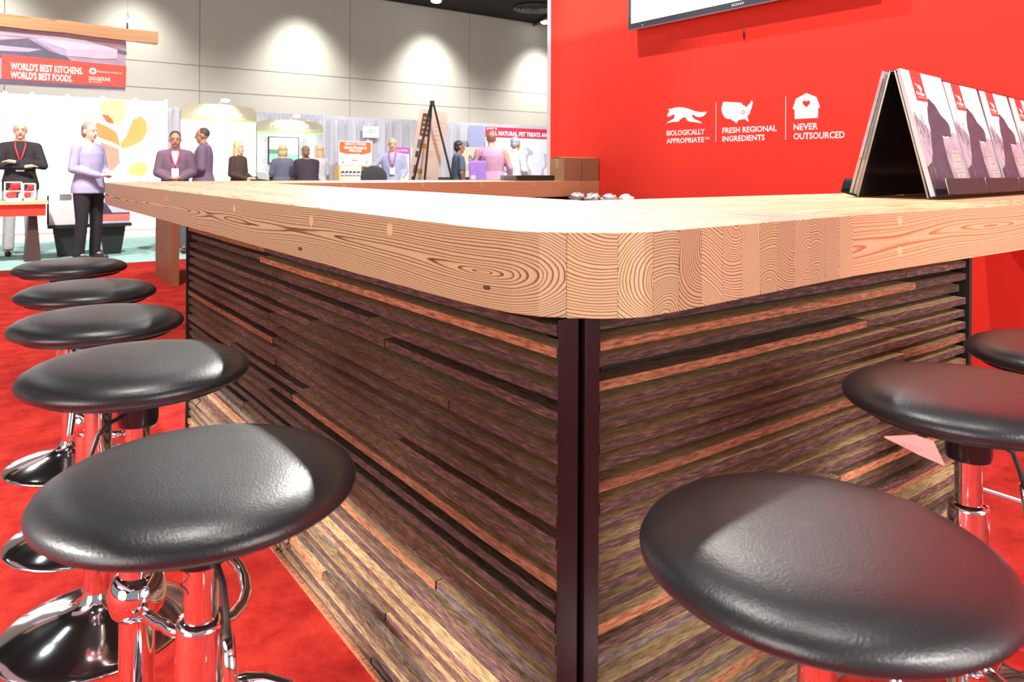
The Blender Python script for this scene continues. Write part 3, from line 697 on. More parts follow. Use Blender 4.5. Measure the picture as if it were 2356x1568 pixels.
# magazines (each a stack of pages with a printed cover)
M_cover = mat('white cover stock', (0.86, 0.85, 0.88), rough=0.3, var=0)
M_band = mat('coral red cover band', (0.80, 0.07, 0.07), rough=0.35, var=0)
M_fur = mat('plum grey photo print', (0.085, 0.075, 0.105), rough=0.5, var=0.25, scale=25, spec=0.2)
M_mist = mat('pale mauve photo print', (0.38, 0.34, 0.42), rough=0.5, var=0.3, scale=22, spec=0.2)
M_cream = mat('cream print', (0.78, 0.70, 0.58), rough=0.4, var=0)
Rst = Matrix.Translation((BX, BY, BZ)) @ Matrix.Rotation(bang, 4, 'Z')
def magazine(x, off, thick, lbl, hgt=0.490, wid=0.43, tilt=0.0, full=True):
    base = Rst @ plane((x, off*nx, 0.008+off*nz), (1, 0, 0), (0, math.sin(fl), math.cos(fl)))
    t = thing('magazine', lbl, 'magazine', tuple(base.translation), None, 'magazines displayed on the front of the brochure stand')
    bpy.context.view_layer.update()
    flat('pages', rect(0.0, wid, 0, hgt), base, 0.0, thick, M_cover, t)
    z = thick
    flat('cover', rect(-0.0005, wid+0.0005, 0, hgt+0.0005), base, z, z+0.0006, M_cover, t)
    z += 0.0006
    # misty lower half of the photograph
    low = [(0, 0), (wid, 0), (wid, hgt*0.50), (wid*0.9, hgt*0.52), (wid*0.8, hgt*0.50), (wid*0.7, hgt*0.46), (wid*0.35, hgt*0.50), (wid*0.2, hgt*0.57), (wid*0.12, hgt*0.60), (wid*0.05, hgt*0.66), (0, hgt*0.62)]
    flat('photo_background', low, base, z, z+0.0002, M_mist, t)
    dog = [(0.0, 0.0), (0.60, 0.0), (0.585, 0.15), (0.56, 0.28), (0.575, 0.42), (0.60, 0.485), (0.66, 0.475), (0.73, 0.482), (0.80, 0.475), (0.83, 0.49), (0.845, 0.53), (0.86, 0.56), (0.85, 0.59), (0.80, 0.62), (0.70, 0.66), (0.66, 0.70), (0.62, 0.74), (0.55, 0.765), (0.51, 0.785), (0.47, 0.783), (0.45, 0.74), (0.40, 0.70), (0.365, 0.64), (0.34, 0.60), (0.33, 0.52), (0.27, 0.42), (0.22, 0.33), (0.14, 0.26), (0.0, 0.22)]
    flat('dog_silhouette', [(a*wid, b*hgt) for a, b in dog], base, z+0.0002, z+0.0005, M_fur, t)
    flat('red_band', rect(0.20*wid, 0.46*wid, 0.755*hgt, hgt), base, z+0.0002, z+0.0005, M_band, t)
    wcol = mat('warm white print', (0.9, 0.86, 0.8), var=0)
    flat('emblem', [(a*wid+0.0*wid, b*hgt) for a, b in ((0.26, 0.905), (0.29, 0.89), (0.33, 0.885), (0.34, 0.895), (0.37, 0.885), (0.39, 0.87), (0.40, 0.855), (0.37, 0.86), (0.39, 0.84), (0.36, 0.845), (0.36, 0.825), (0.34, 0.84), (0.33, 0.86), (0.30, 0.86), (0.31, 0.875), (0.27, 0.885))], base, z+0.0005, z+0.0008, wcol, t)
    text_part('lettering', 'Orijen', base, 0.235*wid, 0.425*wid, 0.792*hgt, 0.835*hgt, wcol, t, bold=0.03, depth=z+0.0006)
    flat('emblem_bar', rect(0.24*wid, 0.42*wid, 0.784*hgt, 0.788*hgt), base, z+0.0005, z+0.0008, wcol, t)
    for k, (s, ya, yb, xa, xb) in enumerate((('THE ORIJEN', 0.345, 0.362, 0.70, 0.90), ('BIOLOGICAL', 0.275, 0.335, 0.70, 0.92), ('APPROPRIATE', 0.21, 0.265, 0.70, 0.92), ('WHITE PAPER', 0.125, 0.175, 0.70, 0.92))):
        text_part('lettering', s, base, xa*wid, xb*wid, ya*hgt, yb*hgt, M_cream, t, bold=0.035, depth=z+0.0007)
    flat('rule', rect(0.70*wid, 0.92*wid, 0.190*hgt, 0.197*hgt), base, z+0.0004, z+0.0007, M_cream, t)
    flat('rule', rect(0.72*wid, 0.92*wid, 0.094*hgt, 0.100*hgt), base, z+0.0004, z+0.0007, M_cream, t)
    flat('rule_diamond', [(0.80*wid, 0.097*hgt), (0.825*wid, 0.083*hgt), (0.85*wid, 0.097*hgt), (0.825*wid, 0.111*hgt)], base, z+0.0004, z+0.0007, M_cream, t)
    text_part('lettering', 'www.orijen.ca', base @ Matrix.Translation((0.155*wid, 0.30*hgt, 0)) @ Matrix.Rotation(-PI/2, 4, 'Z'), 0, 0.17*hgt, 0, 0.006, M_cream, t, bold=0, depth=z+0.0007)
    # bare twigs at the left of the photograph
    rg = random.Random(int(x*1000)+5)
    mb = MB()
    inv = t.matrix_basis.inverted() @ base
    for k in range(16):
        x0 = rg.uniform(0.02, 0.25)*wid; y0 = rg.uniform(0.4, 0.55)*hgt
        p = [Vector((x0, y0, z+0.0004))]
        for i in range(3): p.append(p[-1]+Vector((rg.uniform(-0.012, 0.012), 0.018, 0)))
        mb.tube([inv @ q for q in p], 0.0006, 4)
    part('twigs_print', mb, M_fur, t)
    return t
magazine(0.012, 0.004, 0.016, 'nearest dog magazine on the stand, a thick stack with its whole cover in view')
magazine(0.487, 0.004, 0.008, 'second dog magazine along the stand, behind the nearest stack', hgt=0.482)
magazine(0.962, 0.004, 0.006, 'third dog magazine along the stand, cut by the right edge of the picture', hgt=0.482)
magazine(1.437, 0.004, 0.006, 'fourth dog magazine along the stand, farthest from the corner', hgt=0.482)
# booklets on the rear side of the stand, seen from their ends
for i, (off, tk, hh, c, lb) in enumerate(((0.006, 0.006, 0.452, (0.45, 0.20, 0.10), 'brown booklet at the back of the brochure stand, against its rear panel'),
                                       (0.016, 0.007, 0.462, (0.30, 0.32, 0.36), 'grey and cream booklet at the back of the stand, between two others'),
                                       (0.030, 0.009, 0.478, (0.62, 0.58, 0.66), 'pale lilac booklet at the back of the stand, outermost one'))):
    base = Rst @ plane((0.415, 2*DS-off*nx, 0.008+off*nz), (-1, 0, 0), (0, -math.sin(fl), math.cos(fl)))
    t = thing('booklet', lb, 'booklet', tuple(base.translation), None, 'booklets on the rear of the brochure stand')
    bpy.context.view_layer.update()
    flat('pages', rect(0, 0.40, 0.14, hh), base, 0, tk, mat('booklet pages %d' % i, c, var=0.2, scale=40), t)
    flat('pages', rect(0, 0.40, 0, 0.137), base, 0, tk, mat('cream pages', (0.55, 0.50, 0.42), var=0.05), t)
    flat('spine_mark', rect(0, 0.401, 0.137, 0.142), base, 0, tk+0.0003, mat('orange mark', (0.7, 0.22, 0.08), var=0), t)
    flat('cover', rect(0, 0.402, 0, hh+0.003), base, tk, tk+0.0012, mat('grey cover', (0.55, 0.55, 0.60), var=0), t)
tag(part('pale_triangle', MB().prism([(0, 0.06), (0.055, -0.01), (-0.01, -0.06)], 0, 0.001), mat('pale pink patch', (0.55, 0.25, 0.30), var=0), None, (3.07, 0.85, 0.004)), 'pale pink triangle on the floor beside the white strip', 'tape')  # flat pale pink triangle laid on the red floor
# red strip under the stand
tag(part('red_card', MB().box(-0.10, 0.10, -0.02, 0.02, 0, 0.002), M_red, None, (3.28, 1.345, 1.07)), 'small red card lying under the brochure stand', 'card')

# ================================================================== THINGS ON THE FAR ARM
def carton(x0, x1, y0, y1, z, h, lbl):
    cx, cy = (x0+x1)/2, (y0+y1)/2
    t = thing('cardboard_box', lbl, 'box', (cx, cy, z), None, 'cardboard boxes at the wall end of the bar')
    a, b, c_, d = x0-cx, x1-cx, y0-cy, y1-cy
    part('body', MB().box(a, b, c_, d, 0, h), M_card, t)
    for s in (-1, 1):
        T = Matrix.Translation((0, (c_ if s < 0 else d), h)) @ Matrix.Rotation(s*-0.07, 4, 'X')
        w_ = (d-c_)/2-0.001
        part('flap', MB().box(a, b, 0 if s < 0 else -w_, w_ if s < 0 else 0, 0, 0.004, T=T), M_card, t)
    part('tape', MB().box(-0.0005+a, a+0.0005, -0.02, 0.02, h*0.55, h), mat('packing tape', (0.5, 0.33, 0.18), rough=0.25, var=0), t)
carton(4.30, 4.508, 5.035, 5.235, ZT, 0.205, 'cardboard box on the far end of the bar, the left one of two')
carton(4.516, 4.722, 5.035, 5.235, ZT, 0.205, 'cardboard box on the far end of the bar, touching the red wall')
for k in range(5):
    z = ZT+k*0.0098
    t = thing('folder', 'black folder in the stack left of the cardboard boxes, %s' % ('lowest', 'second from the bottom', 'middle one', 'second from the top', 'topmost')[k], 'folder', (4.13, 5.30, z), (0, 0, random.uniform(-0.03, 0.03)), 'stacked black folders')
    part('cover', MB().box(-0.25, 0.22, -0.13, 0.13, 0, 0.0085), M_black, t)
    part('paper', MB().box(-0.285, 0.228, -0.12, 0.12, 0.003, 0.0045), M_white, t)

# easel with a menu board, standing on the floor behind the bar
ea = thing('easel', 'black tripod easel holding a tall menu board behind the bar', 'easel', (3.86, 6.62, 0), (0, 0, -0.62))
ap = Vector((0, 0, 1.84))
for fx, fy in ((-0.42, 0.0), (0.47, 0.05), (-0.13, -0.36)):
    foot = Vector((fx, fy, 0.012))
    part('leg', MB().tube([foot, ap+Vector((fx*0.03, fy*0.03, 0))], [0.013, 0.011], 8), M_black, ea)
part('clamp', MB().box(-0.022, 0.022, -0.022, 0.022, 1.825, 1.875), M_black, ea)
M_menu = mat('cream menu board', (0.92, 0.78, 0.66), rough=0.6, var=0.01)
mn = thing('menu_board', 'tall cream menu board leaning on the black easel', 'board', (3.86, 6.66, 0.0), (0, 0, -0.62))
bpy.context.view_layer.update()
MP = mn.matrix_basis @ (Matrix.Translation((-0.305, 0.10, 0.62)) @ Matrix.Rotation(0.155, 4, 'Y') @ Matrix.Rotation(PI/2, 4, 'X') @ Matrix.Diagonal((0.70, 1, 1, 1)))
Wd, Hd = 0.44, 1.20
flat('board', rect(0, Wd, 0, Hd), MP, -0.008, 0.0, M_menu, mn)
flat('heading_block', rect(0.06, 0.20, 0.92, 1.16), MP, 0, 0.002, mat('brown print', (0.17, 0.07, 0.04), var=0), mn)
for i, s in enumerate(('Lunch', 'HOURS', 'MENU', 'GB')):
    text_part('lettering', s, MP, 0.085, 0.175, 1.10-i*0.052, 1.13-i*0.052, M_menu, mn, bold=0.03, depth=0.003)
for i, (cc, cc2, yy) in enumerate((((0.16, 0.22, 0.26), (0.85, 0.30, 0.05), 0.79), ((0.36, 0.12, 0.05), (0.45, 0.38, 0.12), 0.52), ((0.85, 0.18, 0.32), (0.85, 0.07, 0.04), 0.25))):
    flat('picture', rect(0.05, 0.10, yy, yy+0.09), MP, 0, 0.002, mat('menu picture %d' % i, cc, var=0.2), mn)
    flat('picture', rect(0.10, 0.19, yy+0.0, yy+0.055), MP, 0, 0.002, mat('menu tint %d' % i, cc2, var=0.05), mn)
    flat('picture', rect(0.045, 0.085, yy-0.10, yy-0.035), MP, 0, 0.002, mat('menu photo %d' % i, (0.12, 0.05, 0.04), var=0.3), mn)
    for k in range(4):
        flat('print_line', rect(0.12, 0.34-0.03*(k % 2), yy-0.02-k*0.022, yy-0.016-k*0.022), MP, 0, 0.0015, mat('faint print', (0.55, 0.42, 0.34), var=0), mn)
for k in range(6): flat('print_line', rect(0.27, 0.40-0.02*(k % 3), 1.08-k*0.045, 1.085-k*0.045), MP, 0, 0.0015, mat('faint print', (0.55, 0.42, 0.34), var=0), mn)

# tall table with a slab leg beyond the bar
tb = thing('bar_table', 'high wooden table with a broad slab leg beyond the bar', 'table', (2.9, 8.3, 0))
part('leg', MB().box(1.622-2.9, 1.69-2.9, 7.83-8.3, 8.62-8.3, 0, 0.93), wood_z, tb)
part('leg', MB().box(4.15-2.9, 4.22-2.9, 7.83-8.3, 8.62-8.3, 0, 0.93), wood_z, tb)
part('tabletop', MB().box(1.60-2.9, 4.3-2.9, 7.75-8.3, 8.7-8.3, 0.93, 1.0), wood_x, tb)

# ================================================================== LEFT TABLE WITH GOODS
lt = thing('low_table', 'wooden table with a red apron at the left edge of the picture', 'table', (0.1, 11.0, 0))
part('tabletop', MB().box(-0.9, 0.70, -0.30, 0.20, 0.715, 0.757), wood_x, lt)
part('apron', MB().box(-0.88, 0.68, -0.26, -0.24, 0.57, 0.715), M_red, lt)
part('apron', MB().box(-0.88, 0.68, 0.16, 0.18, 0.57, 0.715), M_red, lt)
for sx in (-0.7, 0.52):
    mb = MB().prism([(-0.05, 0.0), (0.12, 0.0), (0.075, 0.60), (-0.01, 0.60)], -0.20, 0.14, T=plane((sx, 0, 0), (1, 0, 0), (0, 0, 1)))
    part('leg', mb, mat('dark table leg', (0.05, 0.018, 0.015), rough=0.5, var=0.05), lt)
M_acr = mat('frosted acrylic', (0.9, 0.88, 0.9), rough=0.25, var=0, alpha=1)
M_redgoods = mat('red packaging', (0.85, 0.05, 0.04), rough=0.4, var=0.15, scale=18)
for i, (x, y, wd, hh) in enumerate(((-0.02, 10.88, 0.17, 0.27), (0.21, 10.88, 0.24, 0.24), (0.45, 10.88, 0.18, 0.23), (0.615, 10.92, 0.13, 0.21))):
    t = thing('product_bin', 'clear bin of red packets on the left table, %s' % ('leftmost', 'second from the left', 'third from the left', 'rightmost')[i], 'bin', (x, y, 0.757), None, 'bins of red packets')
    fr = MB()
    for a in (-wd/2, wd/2-0.008):
        for b in (-0.09, 0.082): fr.box(a, a+0.008, b, b+0.008, 0, hh)
    fr.box(-wd/2, wd/2, -0.09, 0.09, 0, 0.03)
    for zz in (hh*0.5, hh-0.008):
        fr.box(-wd/2, wd/2, -0.09, -0.082, zz, zz+0.008); fr.box(-wd/2, wd/2, 0.082, 0.09, zz, zz+0.008)
        fr.box(-wd/2, -wd/2+.008, -0.082, 0.082, zz, zz+0.008); fr.box(wd/2-.008, wd/2, -0.082, 0.082, zz, zz+0.008)
    part('frame', fr, M_acr, t)
    for k in range(3):
        p = MB().ell((0, 0, 0), (wd*0.30, 0.05, hh*0.17), 12, 8)
        part('packet', p, M_redgoods, t, ((k-1)*wd*0.13, (k % 2)*0.04-0.02, 0.03+hh*(0.16+0.26*k)))

# display rack behind the walking man
rk = thing('display_rack', 'low black display rack with a sloping ledge behind the man in the lavender shirt', 'rack', (1.30, 11.25, 0))
part('ledge', MB().box(-0.47, 0.50, -0.12, 0.02, 0.375, 0.42), M_black, rk)
part('backboard', MB().box(-0.47, 0.50, 0.03, 0.06, 0.42, 0.80), M_black, rk)
for sx in (-0.25, 0.28):
    part('leg', MB().prism([(-0.10, 0.0), (0.10, 0.0), (0.16, 0.375), (-0.16, 0.375)], -0.05, 0.03, T=plane((sx, 0, 0), (1, 0, 0), (0, 0, 1))), M_black, rk)
wb = thing('clipboard_sheet', 'large white sheet held by a grey clip on the black display rack', 'sheet', (1.05, 11.18, 0.421))
part('sheet', MB().box(-0.205, 0.25, 0, 0.012, 0, 0.385), M_white, wb)
part('clip', MB().box(-0.09, 0.04, -0.012, 0.02, 0.33, 0.40), mat('grey clip', (0.3, 0.26, 0.25), var=0, metal=0.4), wb)
pp = thing('picture_poster', 'poster with a dark mountain above red and blue bands on the display rack', 'poster', (1.62, 11.18, 0.421))
part('sheet', MB().box(-0.17, 0.16, 0, 0.012, 0, 0.33), mat('pale blue print', (0.62, 0.66, 0.85), var=0.05), pp)
bpy.context.view_layer.update()
PM = plane((1.45, 11.18, 0.421), (1, 0, 0), (0, 0, 1))
flat('red_strip', rect(0.0, 0.33, 0.03, 0.12), PM, 0, 0.002, mat('coral print', (0.8, 0.22, 0.16), var=0.15), pp)
flat('dark_strip', rect(0.0, 0.33, 0.12, 0.14), PM, 0, 0.002, mat('plum print', (0.12, 0.05, 0.12), var=0.1), pp)
flat('mountain_print', [(0, 0.14), (0.12, 0.14), (0.06, 0.24), (0, 0.30)], PM, 0, 0.002, M_fur, pp)

# ================================================================== HANGING BEAM AND BANNER
hb = thing('hanging_beam', 'rough timber beam hanging above the left booth', 'beam', (0.95, 8.745, 2.61), (0, 0, 0.0))
n = 10; V = []; F = []
rg = random.Random(3)
for i in range(n+1):
    x = -2.2+ (0.705+2.2)*i/n; j = rg.uniform(-0.006, 0.006)
    zt = 0.04+ (-x)*0.022; V += [(x, -0.045, zt-0.125+j), (x, 0.045, zt-0.125), (x, 0.045, zt+0.0), (x, -0.045, zt+j)]
for i in range(n):
    a = 4*i; b = a+4
    F += [(a, a+1, b+1, b), (a+1, a+2, b+2, b+1), (a+2, a+3, b+3, b+2), (a+3, a, b, b+3)]
F += [(0, 3, 2, 1), (4*n, 4*n+1, 4*n+2, 4*n+3)]
part('timber', MB().add(V, F), wood_beam, hb)
for x in (0.41, -1.7):
    part('hanger', MB().tube([(x, 0, 0.03), (x, 0, 0.10)], 0.009, 8), M_black, hb)
    part('shackle', MB().tube([(x, 0, 0.13), (x+0.012, 0, 0.16), (x, 0, 0.21), (x-0.012, 0, 0.16)], 0.004, 6, closed=True), M_chrome2, hb)
    part('cable', MB().tube([(x, 0, 0.10), (x, 0, 3.60)], 0.0015, 5), M_chrome2, hb)
bn = thing('hanging_banner', 'printed banner with a red band reading worlds best kitchens under the beam', 'banner', (0.95, 8.745, 1.97))
bpy.context.view_layer.update()
BM = plane((-0.85, 8.74, 1.972), (1, 0, 0), (0, 0, 1))
def sk(poly): return [(x, y+(2.205-x)*0.02*0) for x, y in poly]
WB_ = 2.195
flat('fabric', rect(0, WB_, 0, 0.575), BM, 0, 0.004, mat('mauve factory photo', (0.26, 0.20, 0.26), var=0.25, scale=5), bn)
def bp(name, poly, c, d=0.0045):
    flat(name, poly, BM, 0.004, d+0.001, c, bn)
lil = mat('pale lilac roof print', (0.40, 0.36, 0.46), var=0.04); drk = mat('dark plum print', (0.07, 0.06, 0.10), var=0.2, scale=9); mv = mat('rosy mauve print', (0.30, 0.19, 0.23), var=0.15, scale=8); wal = mat('lavender wall print', (0.27, 0.24, 0.36), var=0.05)
def bq(pts): return [(1.10+px*0.003836, max(0.0, min(0.575, 1.1727+(388.5-py)/1695*(7.2+px*0.00244)-1.972))) for px, py in pts]
bp('photo_trees', bq([(-60, 95), (0, 98), (60, 95), (110, 125), (145, 137), (160, 150), (90, 152), (-60, 130)]), drk, 0.005)
bp('photo_lot', bq([(-60, 108), (-5, 110), (90, 120), (60, 126), (-60, 120)]), wal, 0.0055)
bp('photo_roof', bq([(-60, 70), (0, 78), (75, 84), (190, 100), (265, 121), (262, 130), (145, 120), (75, 94), (-60, 80)]), lil, 0.0055)
bp('photo_wall', bq([(145, 120), (265, 121), (264, 141), (230, 142), (145, 135)]), mat('pinkish wall print', (0.38, 0.30, 0.38), var=0.05), 0.006)
bp('photo_wall', bq([(75, 94), (145, 120), (145, 135), (130, 132), (75, 100)]), wal, 0.006)
bp('photo_fields', bq([(35, 78), (285, 92), (288, 122), (190, 100), (100, 88)]), mv, 0.005)
bp('photo_shadow', bq([(200, 105), (288, 125), (288, 133), (264, 128)]), drk, 0.0052)
bp('photo_ground', bq([(-60, 182), (150, 200), (285, 207), (285, 212), (100, 205), (-60, 195)]), drk, 0.005)
bp('red_band', bq([(3, 131), (287, 158), (286, 207), (3, 187)]), mat('coral red banner band', (0.48, 0.045, 0.03), rough=0.6, var=0.08, scale=6), 0.0065)
cw = mat('banner lettering white', (0.60, 0.50, 0.47), var=0)
text_part('lettering', "WORLD'S BEST KITCHENS.", BM, 1.184, 1.80, 0.150, 0.226, cw, bn, bold=0.03, depth=0.009)
text_part('lettering', "WORLD'S BEST FOODS.", BM, 1.184, 1.706, 0.066, 0.140, cw, bn, bold=0.03, depth=0.009)
flat('emblem', circ(1.89, 0.195, 0.034), BM, 0.0075, 0.009, cw, bn); flat('emblem_centre', circ(1.89, 0.195, 0.017), BM, 0.009, 0.0095, M_band, bn)
text_part('lettering', 'Champion Petfoods', BM, 1.93, 2.16, 0.182, 0.203, cw, bn, bold=0.02, depth=0.009)
text_part('lettering', 'DOGSTAR', BM, 1.855, 2.055, 0.100, 0.138, cw, bn, bold=0.03, depth=0.009)
text_part('lettering', 'KITCHENS', BM, 1.855, 1.97, 0.078, 0.091, cw, bn, bold=0.02, depth=0.009)

# ================================================================== CURTAINS
M_cur = mat('grey drape', (0.56, 0.54, 0.58), rough=0.9, var=0.05, scale=3)
rail = thing('curtain_rail', 'long horizontal rail carrying the grey drapes along the back wall', 'rail', (8.5, 17.09, 2.43))
part('rail', MB().tube([(-8, 0, 0), (7.5, 0, 0)], 0.02, 8), M_trimwhite, rail)
for x in (-8, -4.9, -1.8, 1.3, 4.4, 7.4): part('upright', MB().tube([(x, 0.03, -2.43), (x, 0.03, 0.05)], 0.02, 8), M_trimwhite, rail)
rg = random.Random(11)
x = 0.9; ci = 0
ords = ['first', 'second', 'third', 'fourth', 'fifth', 'sixth', 'seventh', 'eighth', 'ninth', 'tenth', 'eleventh', 'twelfth']
while x < 15.5:
    wd = 1.3; nseg = 90; V = []; F = []
    ph = rg.uniform(0, 6); fq = rg.uniform(7, 9)
    zs = (0.02, 0.9, 2.2, 2.30, 2.36, 2.44)
    for z in zs:
        for i in range(nseg+1):
            u = wd*i/nseg
            a = 0.045*math.sin(u*fq*2.2+ph+0.25*math.sin(z+u*3))+0.018*math.sin(u*fq*5.1+ph*2)
            if z > 2.25: a = 0.028*math.sin(u*62+ph)*(1 if z > 2.33 else 0.5) - (0.0 if z > 2.33 else 0.01)
            V.append((u, a-0.05, z))
    for k in range(len(zs)-1):
        for i in range(nseg):
            q = k*(nseg+1)+i; F.append((q, q+1, q+nseg+2, q+nseg+1))
    o = part('drape', MB().add(V, F, 0, True), M_cur, None, (x, 17, 0))
    sdm = o.modifiers.new('thick', 'SOLIDIFY'); sdm.thickness = 0.003
    tag(o, 'grey gathered drape on the back rail, %s panel from the left' % ords[ci], 'curtain', 'grey drapes along the back')
    x += wd+0.005; ci += 1

# ================================================================== BACKDROPS
# left glowing backdrop with large fruit prints
gb = thing('light_wall', 'tall glowing white fabric backdrop with orange fruit prints at the left', 'backdrop', (1.0, 15, 0))
part('fabric', MB().box(-2.6, 2.01, -0.03, 0.03, 0.05, 2.40), M_glow, gb)
part('frame', MB().box(-2.6, 2.01, 0.03, 0.10, 0.0, 2.39), M_trimwhite, gb)
for x in (-0.5, -0.12, 0.40, 0.94, 1.47, 1.99): part('knob', MB().ell((x, -0.02, 2.41), (0.035, 0.035, 0.035), 10, 6), M_glow, gb)
GM = plane((1.0, 14.968, 0), (1, 0, 0), (0, 0, 1))
def pe(c, k): return mat('backlit %s' % k, c, var=0.08, scale=4, emit=c, estr=0.22)
cb_ = lambda pts: pts
bpy.context.view_layer.update()
flat('fruit_print', [(0.97, 2.38), (1.28, 2.38), (1.33, 2.20), (1.27, 2.0), (1.18, 1.92), (1.02, 1.99), (0.92, 2.13), (0.90, 2.27)], GM, 0, 0.002, pe((0.90, 0.66, 0.32), 'pale yellow'), gb)
flat('fruit_print', [(1.42, 2.04), (1.56, 2.12), (1.65, 2.02), (1.67, 1.85), (1.60, 1.68), (1.42, 1.56), (1.25, 1.50), (1.22, 1.60), (1.31, 1.72), (1.37, 1.88)], GM, 0, 0.002, pe((0.90, 0.36, 0.10), 'orange'), gb)
flat('fruit_print', [(1.22, 1.55), (1.10, 1.62), (0.88, 1.70), (0.78, 1.88), (0.86, 1.97), (1.02, 1.90), (1.16, 1.80), (1.20, 1.68)], GM, 0.002, 0.004, pe((0.85, 0.28, 0.08), 'deep orange'), gb)
flat('fruit_print', [(0.92, 2.12), (1.03, 2.10), (1.10, 2.02), (1.12, 1.95), (1.0, 1.98)], GM, 0.002, 0.004, pe((0.8, 0.15, 0.06), 'coral'), gb)
flat('fruit_print', [(0.92, 1.62), (1.20, 1.50), (1.22, 1.25), (1.1, 1.1), (0.9, 1.2), (0.85, 1.4)], GM, 0.0, 0.002, pe((0.85, 0.28, 0.2), 'rosy'), gb)
flat('fruit_print', [(1.32, 1.05), (1.45, 1.25), (1.62, 1.27), (1.68, 1.1), (1.6, 1.0)], GM, 0.0, 0.002, pe((0.9, 0.5, 0.15), 'amber'), gb)

def arch(name, lbl, x0, x1, y, top, band, hdr, c):
    t = thing(name, lbl, 'backdrop', ((x0+x1)/2, y, 0)); cx = (x0+x1)/2
    bpy.context.view_layer.update()
    P = plane((cx, y, 0), (1, 0, 0), (0, 0, 1)); w2 = (x1-x0)/2
    pts = [(-w2, band)]
    r = 0.14
    pts += [(w2, band)]
    pts += [(w2-r+r*math.cos(a), top-0.03-r+r*math.sin(a)) for a in (0, PI/8, PI/4, 3*PI/8, PI/2)]
    pts += [(w2*q, top-0.03*q*q) for q in (0.5, 0, -0.5)]
    pts += [(-w2+r-r*math.sin(a), top-0.03-r+r*math.cos(a)) for a in (0, PI/8, PI/4, 3*PI/8, PI/2)]
    flat('header', pts, P, 0, 0.05, hdr, t)
    flat('green_strip', rect(-w2, w2, band-0.04, band), P, 0.0, 0.048, mat('lime strip', (0.45, 0.85, 0.25), var=0.05), t)
    flat('panel', rect(-w2, w2, 0.02, band-0.04), P, 0.0, 0.045, c, t)
    for s in (-1, 1): flat('stand_foot', rect(s*w2*0.8-0.1, s*w2*0.8+0.1, 0, 0.03), P, -0.2, 0.2, M_trimwhite, t)
    return t, P, w2
M_hdr = mat('olive tan header', (0.46, 0.40, 0.27), rough=0.4, var=0.1, scale=2)
M_wp = mat('washed white panel', (0.92, 0.93, 0.93), rough=0.5, var=0.01)
a1, P1_, w1_ = arch('arched_backdrop', 'taller white backdrop with a rounded olive header behind the blond woman', 3.46, 4.966, 16, 2.49, 2.175, M_hdr, M_wp)
text_part('lettering', 'Wonder Kibble', P1_, -0.5, 0.45, 2.24, 2.36, M_white, a1, bold=0.02, depth=0.052)
text_part('lettering', 'natural nutrition', P1_, 0.05, 0.52, 2.19, 2.225, M_white, a1, bold=0.01, depth=0.052)
for k in range(4): flat('print_line', rect(-0.3, 0.3, 1.98-k*0.16, 1.985-k*0.16), P1_, 0.045, 0.047, mat('faint grey print', (0.6, 0.6, 0.66), var=0), a1)
a2, P2_, w2_ = arch('arched_backdrop', 'lower backdrop with a rounded olive header and a monitor, beside the drapes', 4.987, 6.469, 16, 2.225, 1.978, M_hdr, mat('misty blue grey panel', (0.55, 0.62, 0.64), var=0.35, scale=2.5))
text_part('lettering', 'MY PET CHEF', P2_, -0.45, 0.40, 2.06, 2.14, M_white, a2, bold=0.03, depth=0.052)
text_part('lettering', 'WHOLE FOOD SUPPLEMENTS', P2_, -0.3, 0.65, 2.0, 2.03, M_white, a2, bold=0.01, depth=0.052)
for nm, P, x, z, t in (('l', P1_, -0.02, 2.49, a1), ('r', P2_, -0.03, 2.24, a2)):
    inv = t.matrix_basis.inverted()
    part('lamp_arm', MB().tube([inv @ (P @ Vector((x, z-0.02, 0.02))), inv @ (P @ Vector((x+0.03, z+0.06, 0.10))), inv @ (P @ Vector((x+0.06, z+0.07, 0.22)))], 0.008, 6), M_trimwhite, t)
    part('lamp_head', MB().ell(inv @ (P @ Vector((x+0.08, z+0.07, 0.25))), (0.09, 0.05, 0.035), 12, 8), mat('lit lamp head', (1, 1, 1), var=0, emit=(1, 1, 0.97), estr=4), t)
lamp('SPOT', (4.25, 15.62, 2.5), (4.2, 16.0, 2.1), 26, radius=0.03, cone=120, name='backdrop_lamp')
lamp('SPOT', (5.75, 15.62, 2.25), (5.7, 16.0, 1.9), 20, radius=0.03, cone=120, name='backdrop_lamp')
mo = thing('monitor', 'flat monitor with a green and white picture mounted on the lower arched backdrop', 'monitor', (5.55, 15.90, 1.56))
part('casing', MB().box(-0.335, 0.335, 0, 0.045, -0.29, 0.29), M_black, mo)
part('screen', MB().box(-0.315, 0.315, -0.003, 0.0, -0.27, 0.27), mat('lit white screen', (0.8, 0.9, 0.9), var=0.0, emit=(0.85, 0.95, 0.95), estr=0.7), mo)
part('picture_field', MB().box(-0.315, 0.315, -0.005, -0.003, -0.27, -0.08), mat('lit green picture', (0.3, 0.8, 0.45), var=0.2, emit=(0.3, 0.8, 0.45), estr=0.4), mo)
part('picture_trees', MB().box(-0.315, -0.02, -0.006, -0.003, -0.08, 0.02), mat('dim green picture', (0.15, 0.35, 0.2), var=0.4, scale=14), mo)

